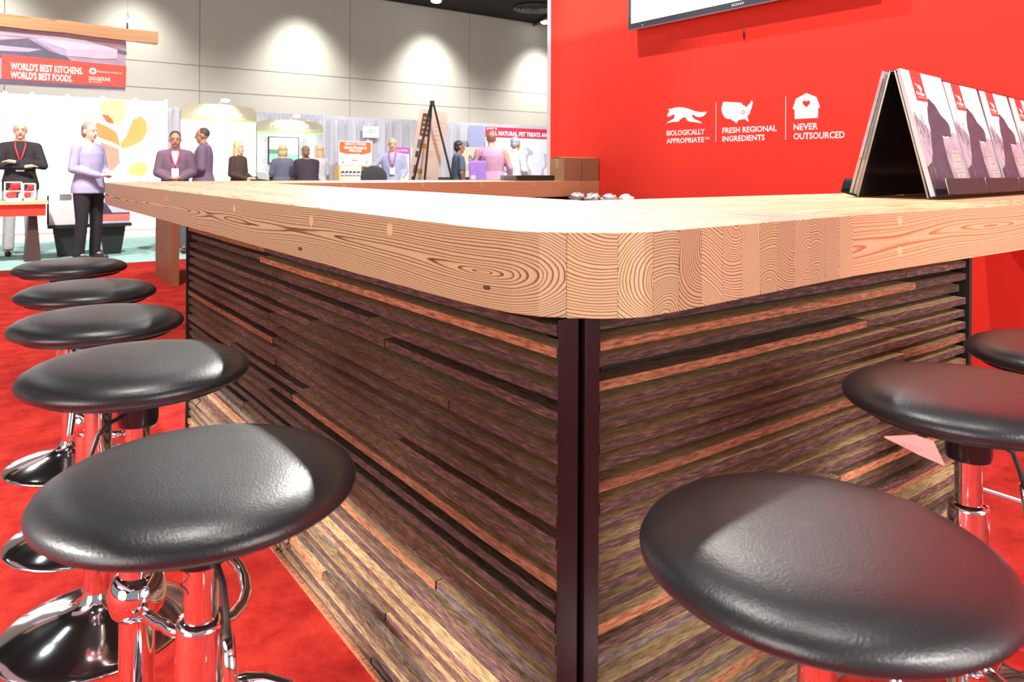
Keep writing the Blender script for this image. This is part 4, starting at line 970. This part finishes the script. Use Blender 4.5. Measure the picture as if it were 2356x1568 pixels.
# small signs on the drapes
def board(name, lbl, cat, x0, x1, y, z0, z1, m, thick=0.01):
    t = thing(name, lbl, cat, ((x0+x1)/2, y, z0))
    bpy.context.view_layer.update()
    P = plane(((x0+x1)/2, y, z0), (1, 0, 0), (0, 0, 1)); w = (x1-x0)/2
    flat('panel', rect(-w, w, 0, z1-z0), P, -thick, 0, m, t)
    return t, P, w, z1-z0
s1, P, w_, h_ = board('booth_sign', 'small white paper booth sign pinned on the grey drapes', 'sign', 7.86, 8.30, 16.86, 1.94, 2.22, M_white)
gp = mat('grey print', (0.30, 0.29, 0.33), var=0)
text_part('lettering', "ANN'S", P, -0.07, 0.07, 0.17, 0.205, gp, s1, bold=0.02, depth=0.002)
text_part('lettering', 'PET TREATS LLC', P, -0.13, 0.13, 0.11, 0.145, gp, s1, bold=0.02, depth=0.002)
s2, P, w_, h_ = board('food_sign', 'white sign with an orange panel reading great food reasonable prices', 'sign', 7.03, 7.88, 16.4, 0.0, 1.82, M_white)
flat('orange_panel', [(-w_+0.02, 1.56), (0, 1.46), (w_-0.02, 1.56), (w_-0.02, 1.80), (-w_+0.02, 1.80)], P, 0, 0.003, mat('orange print', (0.88, 0.16, 0.03), var=0.03), s2)
for s, a, b, q in (('GREAT FOOD', 1.725, 1.785, 0.27), ('at', 1.70, 1.722, 0.025), ('REASONABLE', 1.635, 1.695, 0.29), ('PRICES', 1.565, 1.625, 0.16)):
    text_part('lettering', s, P, -q, q, a, b, M_white, s2, bold=0.035, depth=0.005)
flat('print_line', rect(-0.12, 0.12, 1.44, 1.446), P, 0, 0.002, gp, s2)
shf = thing('shelf_unit', 'pale wooden shelf with jars in front of the orange sign', 'shelf', (7.1, 15.7, 0))
part('side', MB().box(-0.42, -0.38, -0.15, 0.15, 0, 1.22), mat('pale pine', (0.72, 0.48, 0.22), var=0.06), shf)
part('side', MB().box(0.26, 0.38, -0.15, 0.15, 0, 1.22), MATS['pale pine'], shf)
part('shelf', MB().box(-0.42, 0.38, -0.15, 0.15, 1.22, 1.25), MATS['pale pine'], shf)
part('shelf', MB().box(-0.38, 0.26, -0.15, 0.15, 0.97, 1.0), MATS['pale pine'], shf)
part('shelf', MB().box(-0.38, 0.26, -0.15, 0.15, 0.3, 0.33), MATS['pale pine'], shf)
M_jar = mat('dark jar', (0.10, 0.06, 0.08), rough=0.2, var=0.1)
for k in range(6):
    t = thing('jar', 'small dark jar with a pale label, number %s from the left on the pale shelf' % ('one', 'two', 'three', 'four', 'five', 'six')[k], 'jar', (6.79+k*0.095, 15.6, 1.0), None, 'jars on the pale shelf')
    part('glass', MB().lathe([(0.001, 0), (0.038, 0.0), (0.038, 0.08), (0.03, 0.095), (0.001, 0.095)], n=14), M_jar, t)
    part('lid', MB().lathe([(0.032, 0.094), (0.032, 0.115), (0.001, 0.115)], n=14), M_black, t)
    part('label', MB().lathe([(0.0385, 0.02), (0.0385, 0.065)], n=14), mat('pale jar label', (0.7, 0.66, 0.72), var=0), t)
for i, (x, w_, h_) in enumerate(((6.82, 0.09, 0.20), (7.10, 0.15, 0.25), (7.40, 0.07, 0.20))):
    t, P, ww, hh = board('price_card', 'white price card on top of the pale shelf, %s' % ('left one', 'large middle one', 'right one')[i], 'card', x-w_, x+w_, 15.66, 1.25, 1.25+h_, M_white, 0.004)
    flat('print', rect(-ww*0.5, ww*0.5, hh*0.35, hh*0.5) if i == 1 else circ(0, hh*0.3, 0.03), P, 0, 0.002, gp, t)
# right side backdrops
t, P, w_, h_ = board('blue_backdrop', 'slate blue panel standing between the drapes and the red banner', 'backdrop', 10.75, 11.22, 16.45, 0.0, 2.34, mat('slate blue panel', (0.36, 0.40, 0.60), var=0.05))
t, P, w_, h_ = board('pet_backdrop', 'white backdrop with dog prints under a red banner, next to the red wall edge', 'backdrop', 11.28, 14.6, 16.5, 0.0, 2.07, mat('icy white panel', (0.80, 0.86, 0.92), var=0.03, scale=2))
lav = mat('lavender dog print', (0.55, 0.52, 0.68), var=0.3, scale=6); wpt = mat('soft white print', (0.9, 0.9, 0.9), var=0.02)
for cxx in (-0.35, 0.55):
    flat('dog_print', [(cxx-0.3, 0.8), (cxx-0.25, 1.15), (cxx-0.12, 1.3), (cxx-0.18, 1.55), (cxx-0.05, 1.75), (cxx+0.15, 1.78), (cxx+0.32, 1.68), (cxx+0.34, 1.58), (cxx+0.16, 1.55), (cxx+0.12, 1.35), (cxx+0.28, 1.1), (cxx+0.3, 0.8)], P, 0, 0.003, lav, t)
    flat('dog_print', circ(cxx+0.02, 1.66, 0.13, 14, 0.08), P, 0.003, 0.005, wpt, t)
    flat('dog_print', circ(cxx+0.0, 1.05, 0.17, 14, 0.2), P, 0.003, 0.005, wpt, t)
flat('dog_print', circ(-0.1, 0.95, 0.25, 14, 0.08), P, 0.005, 0.007, mat('pink print', (0.85, 0.5, 0.65), var=0.05), t)
t, P, w_, h_ = board('red_banner', 'red banner lettered natural pet treats and supplements, at the right of the drapes', 'banner', 11.28, 14.6, 16.487, 2.05, 2.32, mat('crimson banner', (0.66, 0.03, 0.08), var=0.03))
text_part('lettering', 'ALL NATURAL PET TREATS AND SUPPLEMENTS', P, -1.52, 1.55, 0.04, 0.17, M_white, t, bold=0.035, depth=0.004)
text_part('lettering', 'pet n', P, -1.62, -1.28, 0.19, 0.26, M_white, t, bold=0.03, depth=0.004)
t, P, w_, h_ = board('logo_board', 'beige board with large dark letters behind the man in the navy polo shirt', 'board', 10.15, 11.0, 16.2, 0.0, 1.745, mat('beige board', (0.66, 0.57, 0.46), var=0.03))
text_part('lettering', 'BG', P, -0.02, 0.24, 1.38, 1.53, mat('near black print', (0.05, 0.04, 0.04), var=0), t, bold=0.0, depth=0.004)
for k in range(5): flat('picture', rect(-0.40+k*0.17, -0.28+k*0.17, 1.12, 1.30), P, 0, 0.003, mat('board picture %d' % (k % 3), ((0.6, 0.3, 0.35), (0.25, 0.4, 0.25), (0.45, 0.35, 0.3))[k % 3], var=0.3), t)
t, P, w_, h_ = board('pink_sign', 'white sign with a magenta header behind the bald man', 'sign', 8.32, 8.85, 16.3, 0.0, 1.70, M_white)
flat('header', rect(-w_, w_, 1.54, 1.70), P, 0, 0.003, mat('magenta print', (0.62, 0.12, 0.50), var=0.03), t)
text_part('lettering', 'ALL NATURAL', P, -w_*0.3, w_*0.9, 1.60, 1.65, M_white, t, bold=0.02, depth=0.004)
t, P, w_, h_ = board('info_poster', 'pale blue poster with lines of print to the right of the easel', 'poster', 9.2, 9.75, 16.88, 1.0, 1.72, mat('pale blue poster', (0.72, 0.80, 0.88), var=0.02))
for k in range(7): flat('print_line', rect(-0.2, 0.2-0.04*(k % 2), 0.1+k*0.06, 0.115+k*0.06), P, 0, 0.002, mat('blue grey print', (0.5, 0.58, 0.68), var=0), t)

# demonstration tables in the back booths
def cloth_table(lbl, x0, x1, y0, y1, h, m):
    cx, cy = (x0+x1)/2, (y0+y1)/2
    t = thing('draped_table', lbl, 'table', (cx, cy, 0))
    part('tabletop', MB().box(x0-cx, x1-cx, y0-cy, y1-cy, h-0.03, h), m, t)
    P = []
    V = []; F = []
    per = [(x0, y0), (x1, y0), (x1, y1), (x0, y1)]
    k = 0
    for a in range(4):
        p, q = per[a], per[(a+1) % 4]
        for i in range(14):
            u = i/14; x = p[0]+(q[0]-p[0])*u-cx; y = p[1]+(q[1]-p[1])*u-cy; s = 1+0.02*math.sin(i*2.3)
            V += [(x, y, h-0.02), (x*s, y*s, 0.02)]
    n = len(V)//2
    for i in range(n): F.append((2*i, 2*i+1, (2*i+3) % (2*n), (2*i+2) % (2*n)))
    part('table_skirt', MB().add(V, F, 0, True), m, t)
    return t
M_blackcloth = mat('black cloth', (0.02, 0.018, 0.022), rough=0.9, var=0.1)
cloth_table('black draped demonstration table before the lower arched backdrop', 4.55, 5.9, 14.35, 14.95, 1.0, M_blackcloth)
cloth_table('black draped table under the pale blue poster', 8.3, 10.1, 14.1, 14.7, 0.98, M_blackcloth)
# office chair in front of the bald man
ch = thing('black_chair', 'black round-backed chair between the jars and the bald man', 'chair', (5.35, 11.05, 0), (0, 0, -0.5))
part('backrest', MB().ell((0, 0, 1.02), (0.215, 0.035, 0.20), 24, 14), mat('black chair fabric', (0.03, 0.025, 0.03), rough=0.8, var=0.05), ch)
part('seat', MB().ell((0, 0.24, 0.62), (0.23, 0.22, 0.05), 20, 10), MATS['black chair fabric'], ch)
part('column', MB().tube([(0, 0.24, 0.1), (0, 0.24, 0.6)], 0.025, 10), M_black, ch)
part('back_bar', MB().tube([(0, 0.22, 0.58), (0, 0.03, 0.60), (0, 0.03, 0.9)], 0.015, 8), M_black, ch)
for k in range(5):
    a = 2*PI*k/5; part('leg', MB().tube([(0, 0.24, 0.11), (0.28*math.cos(a), 0.24+0.28*math.sin(a), 0.03)], [0.022, 0.015], 8), M_black, ch)

# ceiling fittings
vt = thing('ceiling_vent', 'round grey air vent in the black ceiling', 'vent', (14.15, 18.0, 6.19))
M_vent = mat('dim grey vent', (0.10, 0.10, 0.11), var=0)
for r in (0.20, 0.34, 0.48, 0.60): part('ring', MB().lathe([(r, 0.0), (r+0.05, -0.05), (r+0.07, -0.05), (r+0.02, 0.0)], n=36), M_vent, vt)
M_lamp = mat('lit lamp glass', (1, 1, 1), var=0, emit=(1, 0.98, 0.95), estr=14)
for i, (x, y) in enumerate(((11.05, 18.75), (15.55, 19.22))):
    t = thing('ceiling_lamp', ('round white ceiling lamp near the top centre of the picture', 'round white ceiling lamp beside the edge of the red wall')[i], 'lamp', (x, y, 6.12), None, 'ceiling lamps')
    part('housing', MB().lathe([(0.001, 0.10), (0.17, 0.10), (0.19, 0.0), (0.16, 0.0)], n=24), M_black, t)
    part('glass', MB().ell((0, 0, -0.02), (0.15, 0.15, 0.06), 20, 8), M_lamp, t)
dc = MB().box(-0.04, 0.04, -4.5, 4.5, 0, 0.1)
tag(part('ceiling_duct', dc, mat('dim duct', (0.03, 0.03, 0.033), var=0), None, (14.4, 16.5, 6.10), (0, 0, -0.35)), 'thin dark duct crossing the black ceiling', 'duct')

# ================================================================== PEOPLE
def remeshed(mb, name, voxel, material, smooth=3):
    me = mb.mesh(name, [material]); o = bpy.data.objects.new('tmp', me); COL.objects.link(o)
    m = o.modifiers.new('r', 'REMESH'); m.mode = 'VOXEL'; m.voxel_size = voxel; m.use_smooth_shade = True
    if smooth: s = o.modifiers.new('s', 'SMOOTH'); s.iterations = smooth; s.factor = 0.5
    dg = bpy.context.evaluated_depsgraph_get()
    out = bpy.data.meshes.new_from_object(o.evaluated_get(dg)); out.name = name
    bpy.data.objects.remove(o)
    out.materials.clear(); out.materials.append(material)
    return out
SKIN = {'pale': (0.68, 0.38, 0.27), 'tan': (0.46, 0.22, 0.13), 'brown': (0.27, 0.12, 0.075)}
def V3(*a): return Vector(a)
def person(lbl, x, y, H, look, skin, hair, hairc, top, bottom, arms='down', sleeves='long', build=1.0, lean=0.0, lanyard=None, jacket=None, shoes=(0.03, 0.02, 0.02), head_turn=0.0, female=False):
    k = H/1.75
    t = thing('person', lbl, 'person', (x, y, 0), (0, 0, math.atan2(look[0], -look[1])))
    ms = mat('skin '+skin, SKIN[skin], rough=0.55, var=0.03)
    b = build
    sh = 0.172 if not female else 0.150
    def P(px, py, pz):
        # lean forward above the hips
        if pz > 0.95:
            a = lean; dz = pz-0.95
            py, pz = py-dz*math.sin(a), 0.95+dz*math.cos(a)
        return V3(px*k, py*k, pz*k)
    S_ = {s: P(s*sh*(0.6+0.4*b), 0.005, 1.395) for s in (-1, 1)}
    E_ = {}; W_ = {}; Hd = {}
    for s in (-1, 1):
        if arms == 'down': E_[s] = P(s*(sh+0.055)*b, 0.02, 1.13); W_[s] = P(s*(sh+0.06)*b, -0.05, 0.88); d = V3(0, -0.15, -1)
        elif arms == 'crossed': E_[s] = P(s*(sh+0.055)*b, -0.05, 1.15); W_[s] = P(-s*0.05, -0.20*b, 1.17+0.03*s); d = V3(-s, -0.05, 0.1)
        elif arms == 'front': E_[s] = P(s*(sh+0.04)*b, 0.0, 1.14); W_[s] = P(s*0.07, -0.24, 1.06); d = V3(-s*0.5, -0.8, 0.1)
        elif arms == 'lean':
            E_[s] = P(s*(sh+0.14)*b, -0.05, 1.18) if s < 0 else P(s*(sh+0.06), 0.0, 1.14)
            W_[s] = P(s*(sh+0.18), -0.25, 1.02) if s < 0 else P(s*0.16, -0.2, 1.02); d = V3(0, -1, -0.2)
        elif arms == 'reach': E_[s] = P(s*(sh+0.03), -0.10, 1.18); W_[s] = P(s*0.12, -0.32, 1.08); d = V3(0, -1, -0.1)
        Hd[s] = d.normalized()
    hips = {s: P(s*0.09*b, 0, 0.92) for s in (-1, 1)}
    knee = {s: P(s*0.10*b, -0.015, 0.50) for s in (-1, 1)}
    ank = {s: P(s*0.11*b, 0.02, 0.085) for s in (-1, 1)}
    chest = P(0, 0, 1.30); belly = P(0, -0.01, 1.08); neck0 = P(0, 0.01, 1.43); hc = P(0, -0.02, 1.605)
    RH = Matrix.Rotation(head_turn, 3, 'Z')
    def torso(q, hem):
        R_ = [(0.95, .158, .112, 0), (1.08, .142, .106, -0.005), (1.22, .155, .112, -0.005), (1.33, .160, .108, 0), (1.40, .142, .090, 0.005), (1.435, .105, .074, 0.01), (1.465, .070, .062, 0.012), (1.485, .054, .055, 0.012)]
        if hem < 0.95: R_ = [(hem, .168+q, .124+q, 0), (0.92, .166+q, .120+q, 0)]+R_[1:]
        return [(P(0, cy, z), (rx*b+q)*k, (ry*b+q)*k) for z, rx, ry, cy in R_]
    # --- body: one continuous surface
    mb = MB()
    mb.loft(torso(0, 0.86))
    mb.cap(neck0, hc-V3(0, 0, 0.06*k), 0.058*k, 0.054*k)
    for s in (-1, 1):
        mb.cap(P(s*0.04, 0, 1.425), S_[s], 0.048*k, 0.050*k)
        mb.cap(S_[s], E_[s], 0.050*b*k, 0.038*b*k); mb.cap(E_[s], W_[s], 0.037*b*k, 0.024*k)
        mb.cap(hips[s], knee[s], 0.082*b*k, 0.052*k); mb.cap(knee[s], ank[s], 0.052*k, 0.034*k); mb.cap(ank[s], ank[s]+V3(0, -0.14*k, -0.045*k), 0.034*k, 0.026*k)
        # hand with five fingers
        w0 = W_[s]; d = Hd[s]; side = d.cross(V3(0, 0, 1)) if abs(d.z) < 0.8 else V3(0, 1, 0); side.normalize(); nrm = d.cross(side).normalized()
        palm = w0+d*0.05*k
        mb.cap(w0, palm+d*0.02*k, 0.022*k, 0.026*k)
        for q in range(4):
            off = side*(q-1.5)*0.019*k; base_ = w0+d*0.072*k+off; ln = (0.062, 0.072, 0.068, 0.054)[q]*k
            mid = base_+d*ln*0.5; tip = mid+(d*0.8+nrm*0.45).normalized()*ln*0.5
            mb.cap(w0+d*0.04*k+off*0.7, mid, 0.0105*k, 0.0095*k, 8); mb.cap(mid, tip, 0.0095*k, 0.0085*k, 8)
        th0 = w0+d*0.03*k+side*0.02*k*s; mb.cap(th0, th0+(d*0.6+side*s*0.8).normalized()*0.05*k, 0.0115*k, 0.0095*k, 8)
    # head
    def HP(px, py, pz): return hc + RH @ V3(px*k, py*k, pz*k)
    rr = RH
    mb.ell(HP(0, 0.01, 0.03), (0.074*k, 0.092*k, 0.088*k), rot=rr); mb.ell(HP(0, -0.012, -0.035), (0.060*k, 0.072*k, 0.078*k), rot=rr)
    mb.ell(HP(0, -0.045, -0.090), (0.030*k, 0.028*k, 0.024*k), rot=rr)      # chin
    mb.cap(HP(0, -0.080, 0.010), HP(0, -0.100, -0.028), 0.009*k, 0.0145*k, 8)  # nose
    mb.ell(HP(0, -0.078, 0.030), (0.045*k, 0.016*k, 0.012*k), rot=rr)      # brow
    for s in (-1, 1): mb.ell(HP(s*0.076, 0.012, -0.005), (0.010*k, 0.020*k, 0.032*k), rot=rr)
    link('body', remeshed(mb, 'body', 0.0088, ms, 2), t)
    for s in (-1, 1):
        part('eye', MB().ell(HP(s*0.029, -0.079, 0.008), (0.012*k, 0.007*k, 0.007*k), 10, 6), mat('eye white', (0.5, 0.46, 0.44), var=0), t)
        part('pupil', MB().ell(HP(s*0.029, -0.085, 0.008), (0.006*k, 0.003*k, 0.006*k), 8, 6), M_black, t)
    part('mouth', MB().ell(HP(0, -0.079, -0.058), (0.024*k, 0.010*k, 0.007*k), 10, 6), mat('lips', (0.45, 0.14, 0.12), var=0), t)
    # hair
    if hair != 'none':
        h = MB(); mh = mat('hair '+'%d%d%d' % tuple(int(q*99) for q in hairc), hairc, rough=0.6, var=0.25, scale=70)
        if hair == 'short':
            h.ell(HP(0, 0.022, 0.048), (0.080*k, 0.088*k, 0.083*k), rot=rr); h.ell(HP(0, 0.055, -0.01), (0.070*k, 0.055*k, 0.075*k), rot=rr)
        elif hair == 'buzz':
            h.ell(HP(0, 0.020, 0.040), (0.077*k, 0.086*k, 0.082*k), rot=rr)
        elif hair == 'fringe':
            h.ell(HP(0, 0.055, -0.005), (0.078*k, 0.050*k, 0.050*k), rot=rr)
        elif hair == 'bob':
            h.ell(HP(0, 0.020, 0.045), (0.088*k, 0.095*k, 0.090*k), rot=rr); h.ell(HP(0, 0.045, -0.045), (0.092*k, 0.065*k, 0.095*k), rot=rr)
            for s in (-1, 1): h.cap(HP(s*0.078, 0.0, 0.03), HP(s*0.075, 0.01, -0.10), 0.024*k, 0.020*k)
        elif hair == 'long':
            h.ell(HP(0, 0.020, 0.045), (0.086*k, 0.094*k, 0.090*k), rot=rr); h.ell(HP(0, 0.055, -0.09), (0.088*k, 0.055*k, 0.15*k), rot=rr)
            for s in (-1, 1): h.cap(HP(s*0.076, 0.0, 0.03), HP(s*0.082, 0.01, -0.20), 0.024*k, 0.022*k)
        link('hair', remeshed(h, 'hair', 0.010, mh, 1), t)
    # shirt / top
    def garment(name, col, grow, hem, arm_to, mname=None):
        g = MB(); q = grow
        g.loft(torso(q, hem)[:-1])
        for s in (-1, 1):
            g.cap(P(s*0.04, 0.0, 1.42), S_[s], (0.048+q*.8)*k, (0.050+q*.8)*k)
            if arm_to > 0: 
                e = E_[s] if arm_to >= 1 else S_[s].lerp(E_[s], arm_to)
                g.cap(S_[s], e, (0.050+q*.8)*k, (0.044+q)*k)
            if arm_to >= 2: g.cap(E_[s], E_[s].lerp(W_[s], 0.92), (0.042+q)*k, (0.031+q)*k)
        g.cap(P(0, 0.012, 1.42), P(0, 0.004, 1.474), (0.056+q*0.4)*k, (0.056+q*0.3)*k)
        m = mat(mname or 'cloth '+name+'%d%d%d' % tuple(int(c*99) for c in col), col, rough=0.85, var=0.08, scale=14)
        return link(name, remeshed(g, name, 0.011, m, 3), t)
    arm_to = {'long': 2, 'short': 0.75, 'none': 0}[sleeves]
    garment('shirt', top, 0.012, 0.84, arm_to)
    if jacket:
        garment('jacket', jacket, 0.022, 0.80, 2)
        fz = -(0.112*build+0.026)
        vv = MB(); vv.add([P(-0.052, -0.088, 1.445), P(0.052, -0.088, 1.445), P(0.040, fz-0.006, 1.33), P(-0.040, fz-0.006, 1.33), P(0.022, fz-0.012, 1.12), P(-0.022, fz-0.012, 1.12), P(-0.045, -0.06, 1.44), P(0.045, -0.06, 1.44), P(0.035, fz+0.03, 1.33), P(-0.035, fz+0.03, 1.33), P(0.02, fz+0.03, 1.12), P(-0.02, fz+0.03, 1.12)],
               [(0, 1, 2, 3), (3, 2, 4, 5), (6, 9, 8, 7), (9, 11, 10, 8), (0, 3, 9, 6), (3, 5, 11, 9), (1, 7, 8, 2), (2, 8, 10, 4), (0, 6, 7, 1), (5, 4, 10, 11)], 0, True)
        part('shirt_front', vv, mat('shirt front %d%d%d' % tuple(int(c*99) for c in top), top, rough=0.85, var=0.05), t, label='lighter shirt front between the jacket lapels')
    # trousers
    g = MB(); g.ell(P(0, 0, 0.93), (0.162*b*k, 0.117*b*k, 0.12*k))
    for s in (-1, 1):
        g.cap(hips[s], knee[s], 0.094*b*k, 0.072*k); g.cap(knee[s], ank[s]+V3(0, 0, 0.02*k), 0.072*k, 0.066*k)
    link('trousers', remeshed(g, 'trousers', 0.012, mat('trousers '+'%d%d%d' % tuple(int(c*99) for c in bottom), bottom, rough=0.9, var=0.08), 3), t)
    for s in (-1, 1):
        so = MB(); so.cap(ank[s]+V3(0, 0.02*k, -0.03*k), ank[s]+V3(0, -0.16*k, -0.048*k), 0.050*k, 0.036*k); so.cap(ank[s], ank[s]+V3(0, 0.0, -0.03*k), 0.048*k, 0.05*k)
        so.v = [(a, bb, max(0.002, c)) for a, bb, c in so.v]
        part('shoe', so, mat('shoe leather', shoes, rough=0.4, var=0), t)
    if lanyard:
        ml = mat('lanyard %d%d' % (int(lanyard[0]*99), int(lanyard[1]*99)), lanyard, var=0)
        f = -(0.105*b+0.045)
        for s in (-1, 1): part('lanyard', MB().tube([P(s*0.055, -0.05, 1.47), P(s*0.055, f*0.95, 1.40), P(s*0.03, f, 1.30), P(0, f-0.008, 1.20)], 0.009*k, 6), ml, t)
        part('badge', MB().box(-0.045*k, 0.045*k, (f-0.018)*k, (f-0.014)*k, 1.08*k, 1.20*k, T=None), M_white, t)
    return t, P, HP
def toward(x, y): L = math.hypot(x, y); return (-x/L, -y/L)
def away(x, y): L = math.hypot(x, y); return (x/L, y/L)
RT = (0.804, -0.594); LF = (-0.804, 0.594)
def mixd(a, b, f): return (a[0]*(1-f)+b[0]*f, a[1]*(1-f)+b[1]*f)

person('man in a black sweater with a red lanyard and crossed arms behind the left table', 0.56, 11.75, 1.80, toward(0.56, 11.75), 'pale', 'short', (0.75, 0.70, 0.62), (0.018, 0.014, 0.016), (0.42, 0.40, 0.42), 'crossed', lanyard=(0.75, 0.03, 0.05), build=1.12)
person('man in loose lavender shirt and black trousers standing near the bar end', 1.22, 10.60, 1.76, mixd(RT, toward(1, 10), 0.25), 'pale', 'short', (0.25, 0.19, 0.16), (0.30, 0.27, 0.43), (0.012, 0.008, 0.012), 'front', 'long', build=1.15)
person('dark-haired man in a plum jacket and light blue shirt facing the bar', 2.287, 10.867, 1.69, toward(2.3, 10.9), 'tan', 'short', (0.05, 0.03, 0.03), (0.38, 0.46, 0.62), (0.10, 0.10, 0.10), 'front', jacket=(0.15, 0.085, 0.13), lanyard=(0.7, 0.05, 0.08), build=1.05)
person('man with shaved hair in a purple grey blazer seen from the side', 2.80, 11.45, 1.79, mixd(LF, toward(2.6, 10.8), 0.2), 'tan', 'buzz', (0.07, 0.045, 0.04), (0.55, 0.40, 0.48), (0.12, 0.09, 0.13), 'front', jacket=(0.17, 0.10, 0.165))
person('blond woman in a dark brown top holding a paper before the white backdrop', 3.573, 12.404, 1.64, mixd(RT, toward(3.5, 12), 0.3), 'pale', 'long', (0.72, 0.52, 0.26), (0.055, 0.028, 0.02), (0.05, 0.03, 0.03), 'front', 'long', female=True, build=0.95)
tag(part('paper', MB().box(-0.10, 0.10, -0.005, 0.005, -0.07, 0.07), M_white, None, (3.84, 11.98, 1.05), (0.5, 0.1, -0.9)), 'white paper in the hand of the blond woman', 'paper')
person('person with short fair hair in a slate grey top seen from behind', 4.778, 13.75, 1.63, away(4.8, 13.9), 'pale', 'bob', (0.45, 0.32, 0.16), (0.10, 0.095, 0.14), (0.03, 0.03, 0.04), 'front', female=True, build=1.15)
person('person leaning forward in a dark plum jacket with a green collar', 4.98, 12.95, 1.62, mixd(away(5, 13), LF, 0.3), 'tan', 'short', (0.22, 0.10, 0.05), (0.22, 0.55, 0.35), (0.03, 0.02, 0.03), 'reach', jacket=(0.035, 0.018, 0.032), build=1.3, lean=0.28)
person('woman with long fair brown hair in a pale top beside the leaning person', 5.42, 13.55, 1.64, mixd(LF, away(5, 13), 0.45), 'pale', 'long', (0.55, 0.33, 0.18), (0.50, 0.44, 0.46), (0.05, 0.04, 0.05), 'front', female=True)
person('bald man in a pale lavender shirt with a magenta tie leaning on a black chair', 6.02, 11.70, 1.74, toward(6, 11.7), 'pale', 'fringe', (0.5, 0.42, 0.38), (0.33, 0.33, 0.47), (0.25, 0.18, 0.10), 'lean', lanyard=(0.6, 0.06, 0.35), build=1.15, lean=0.06)
person('dark-haired man in a navy polo shirt seen from the side', 7.072, 11.187, 1.70, mixd(RT, away(7, 11), 0.3), 'brown', 'short', (0.02, 0.015, 0.015), (0.055, 0.075, 0.11), (0.04, 0.04, 0.05), 'down', 'short')
pr_, PP, HPp = person('large man in a pink checked shirt seen from behind with a purple shoulder bag', 7.199, 10.347, 1.84, away(7.2, 10.35), 'tan', 'buzz', (0.22, 0.12, 0.07), (0.42, 0.22, 0.32), (0.02, 0.02, 0.025), 'down', 'long', build=1.35, lanyard=(0.75, 0.12, 0.15))
person('grey-haired man in a white shirt standing before the dog prints', 8.006, 10.746, 1.78, mixd(away(8, 10.7), RT, 0.5), 'tan', 'short', (0.30, 0.30, 0.38), (0.82, 0.80, 0.84), (0.07, 0.07, 0.10), 'front', 'long', build=1.05)
# purple shoulder bag
bg = thing('shoulder_bag', 'purple fabric shoulder bag hanging on the back of the large man', 'bag', (6.87, 10.27, 0.95), (0, 0, -0.62))
mbg = MB().box(-0.14, 0.14, -0.05, 0.04, -0.05, 0.36)
o = part('pouch', mbg, mat('purple fabric', (0.30, 0.16, 0.52), rough=0.7, var=0.15, scale=12), bg); bevel(o, 0.02, 3)
part('strap', MB().tube([(-0.10, 0, 0.34), (-0.02, -0.02, 0.46), (0.06, 0.02, 0.60)], 0.012, 8), MATS['purple fabric'], bg)
part('strap', MB().tube([(0.12, 0, 0.34), (0.10, -0.02, 0.46), (0.07, 0.02, 0.60)], 0.012, 8), MATS['purple fabric'], bg)
part('logo_print', MB().box(-0.11, -0.03, -0.052, -0.05, 0.05, 0.12), mat('lilac print', (0.6, 0.5, 0.75), var=0), bg)
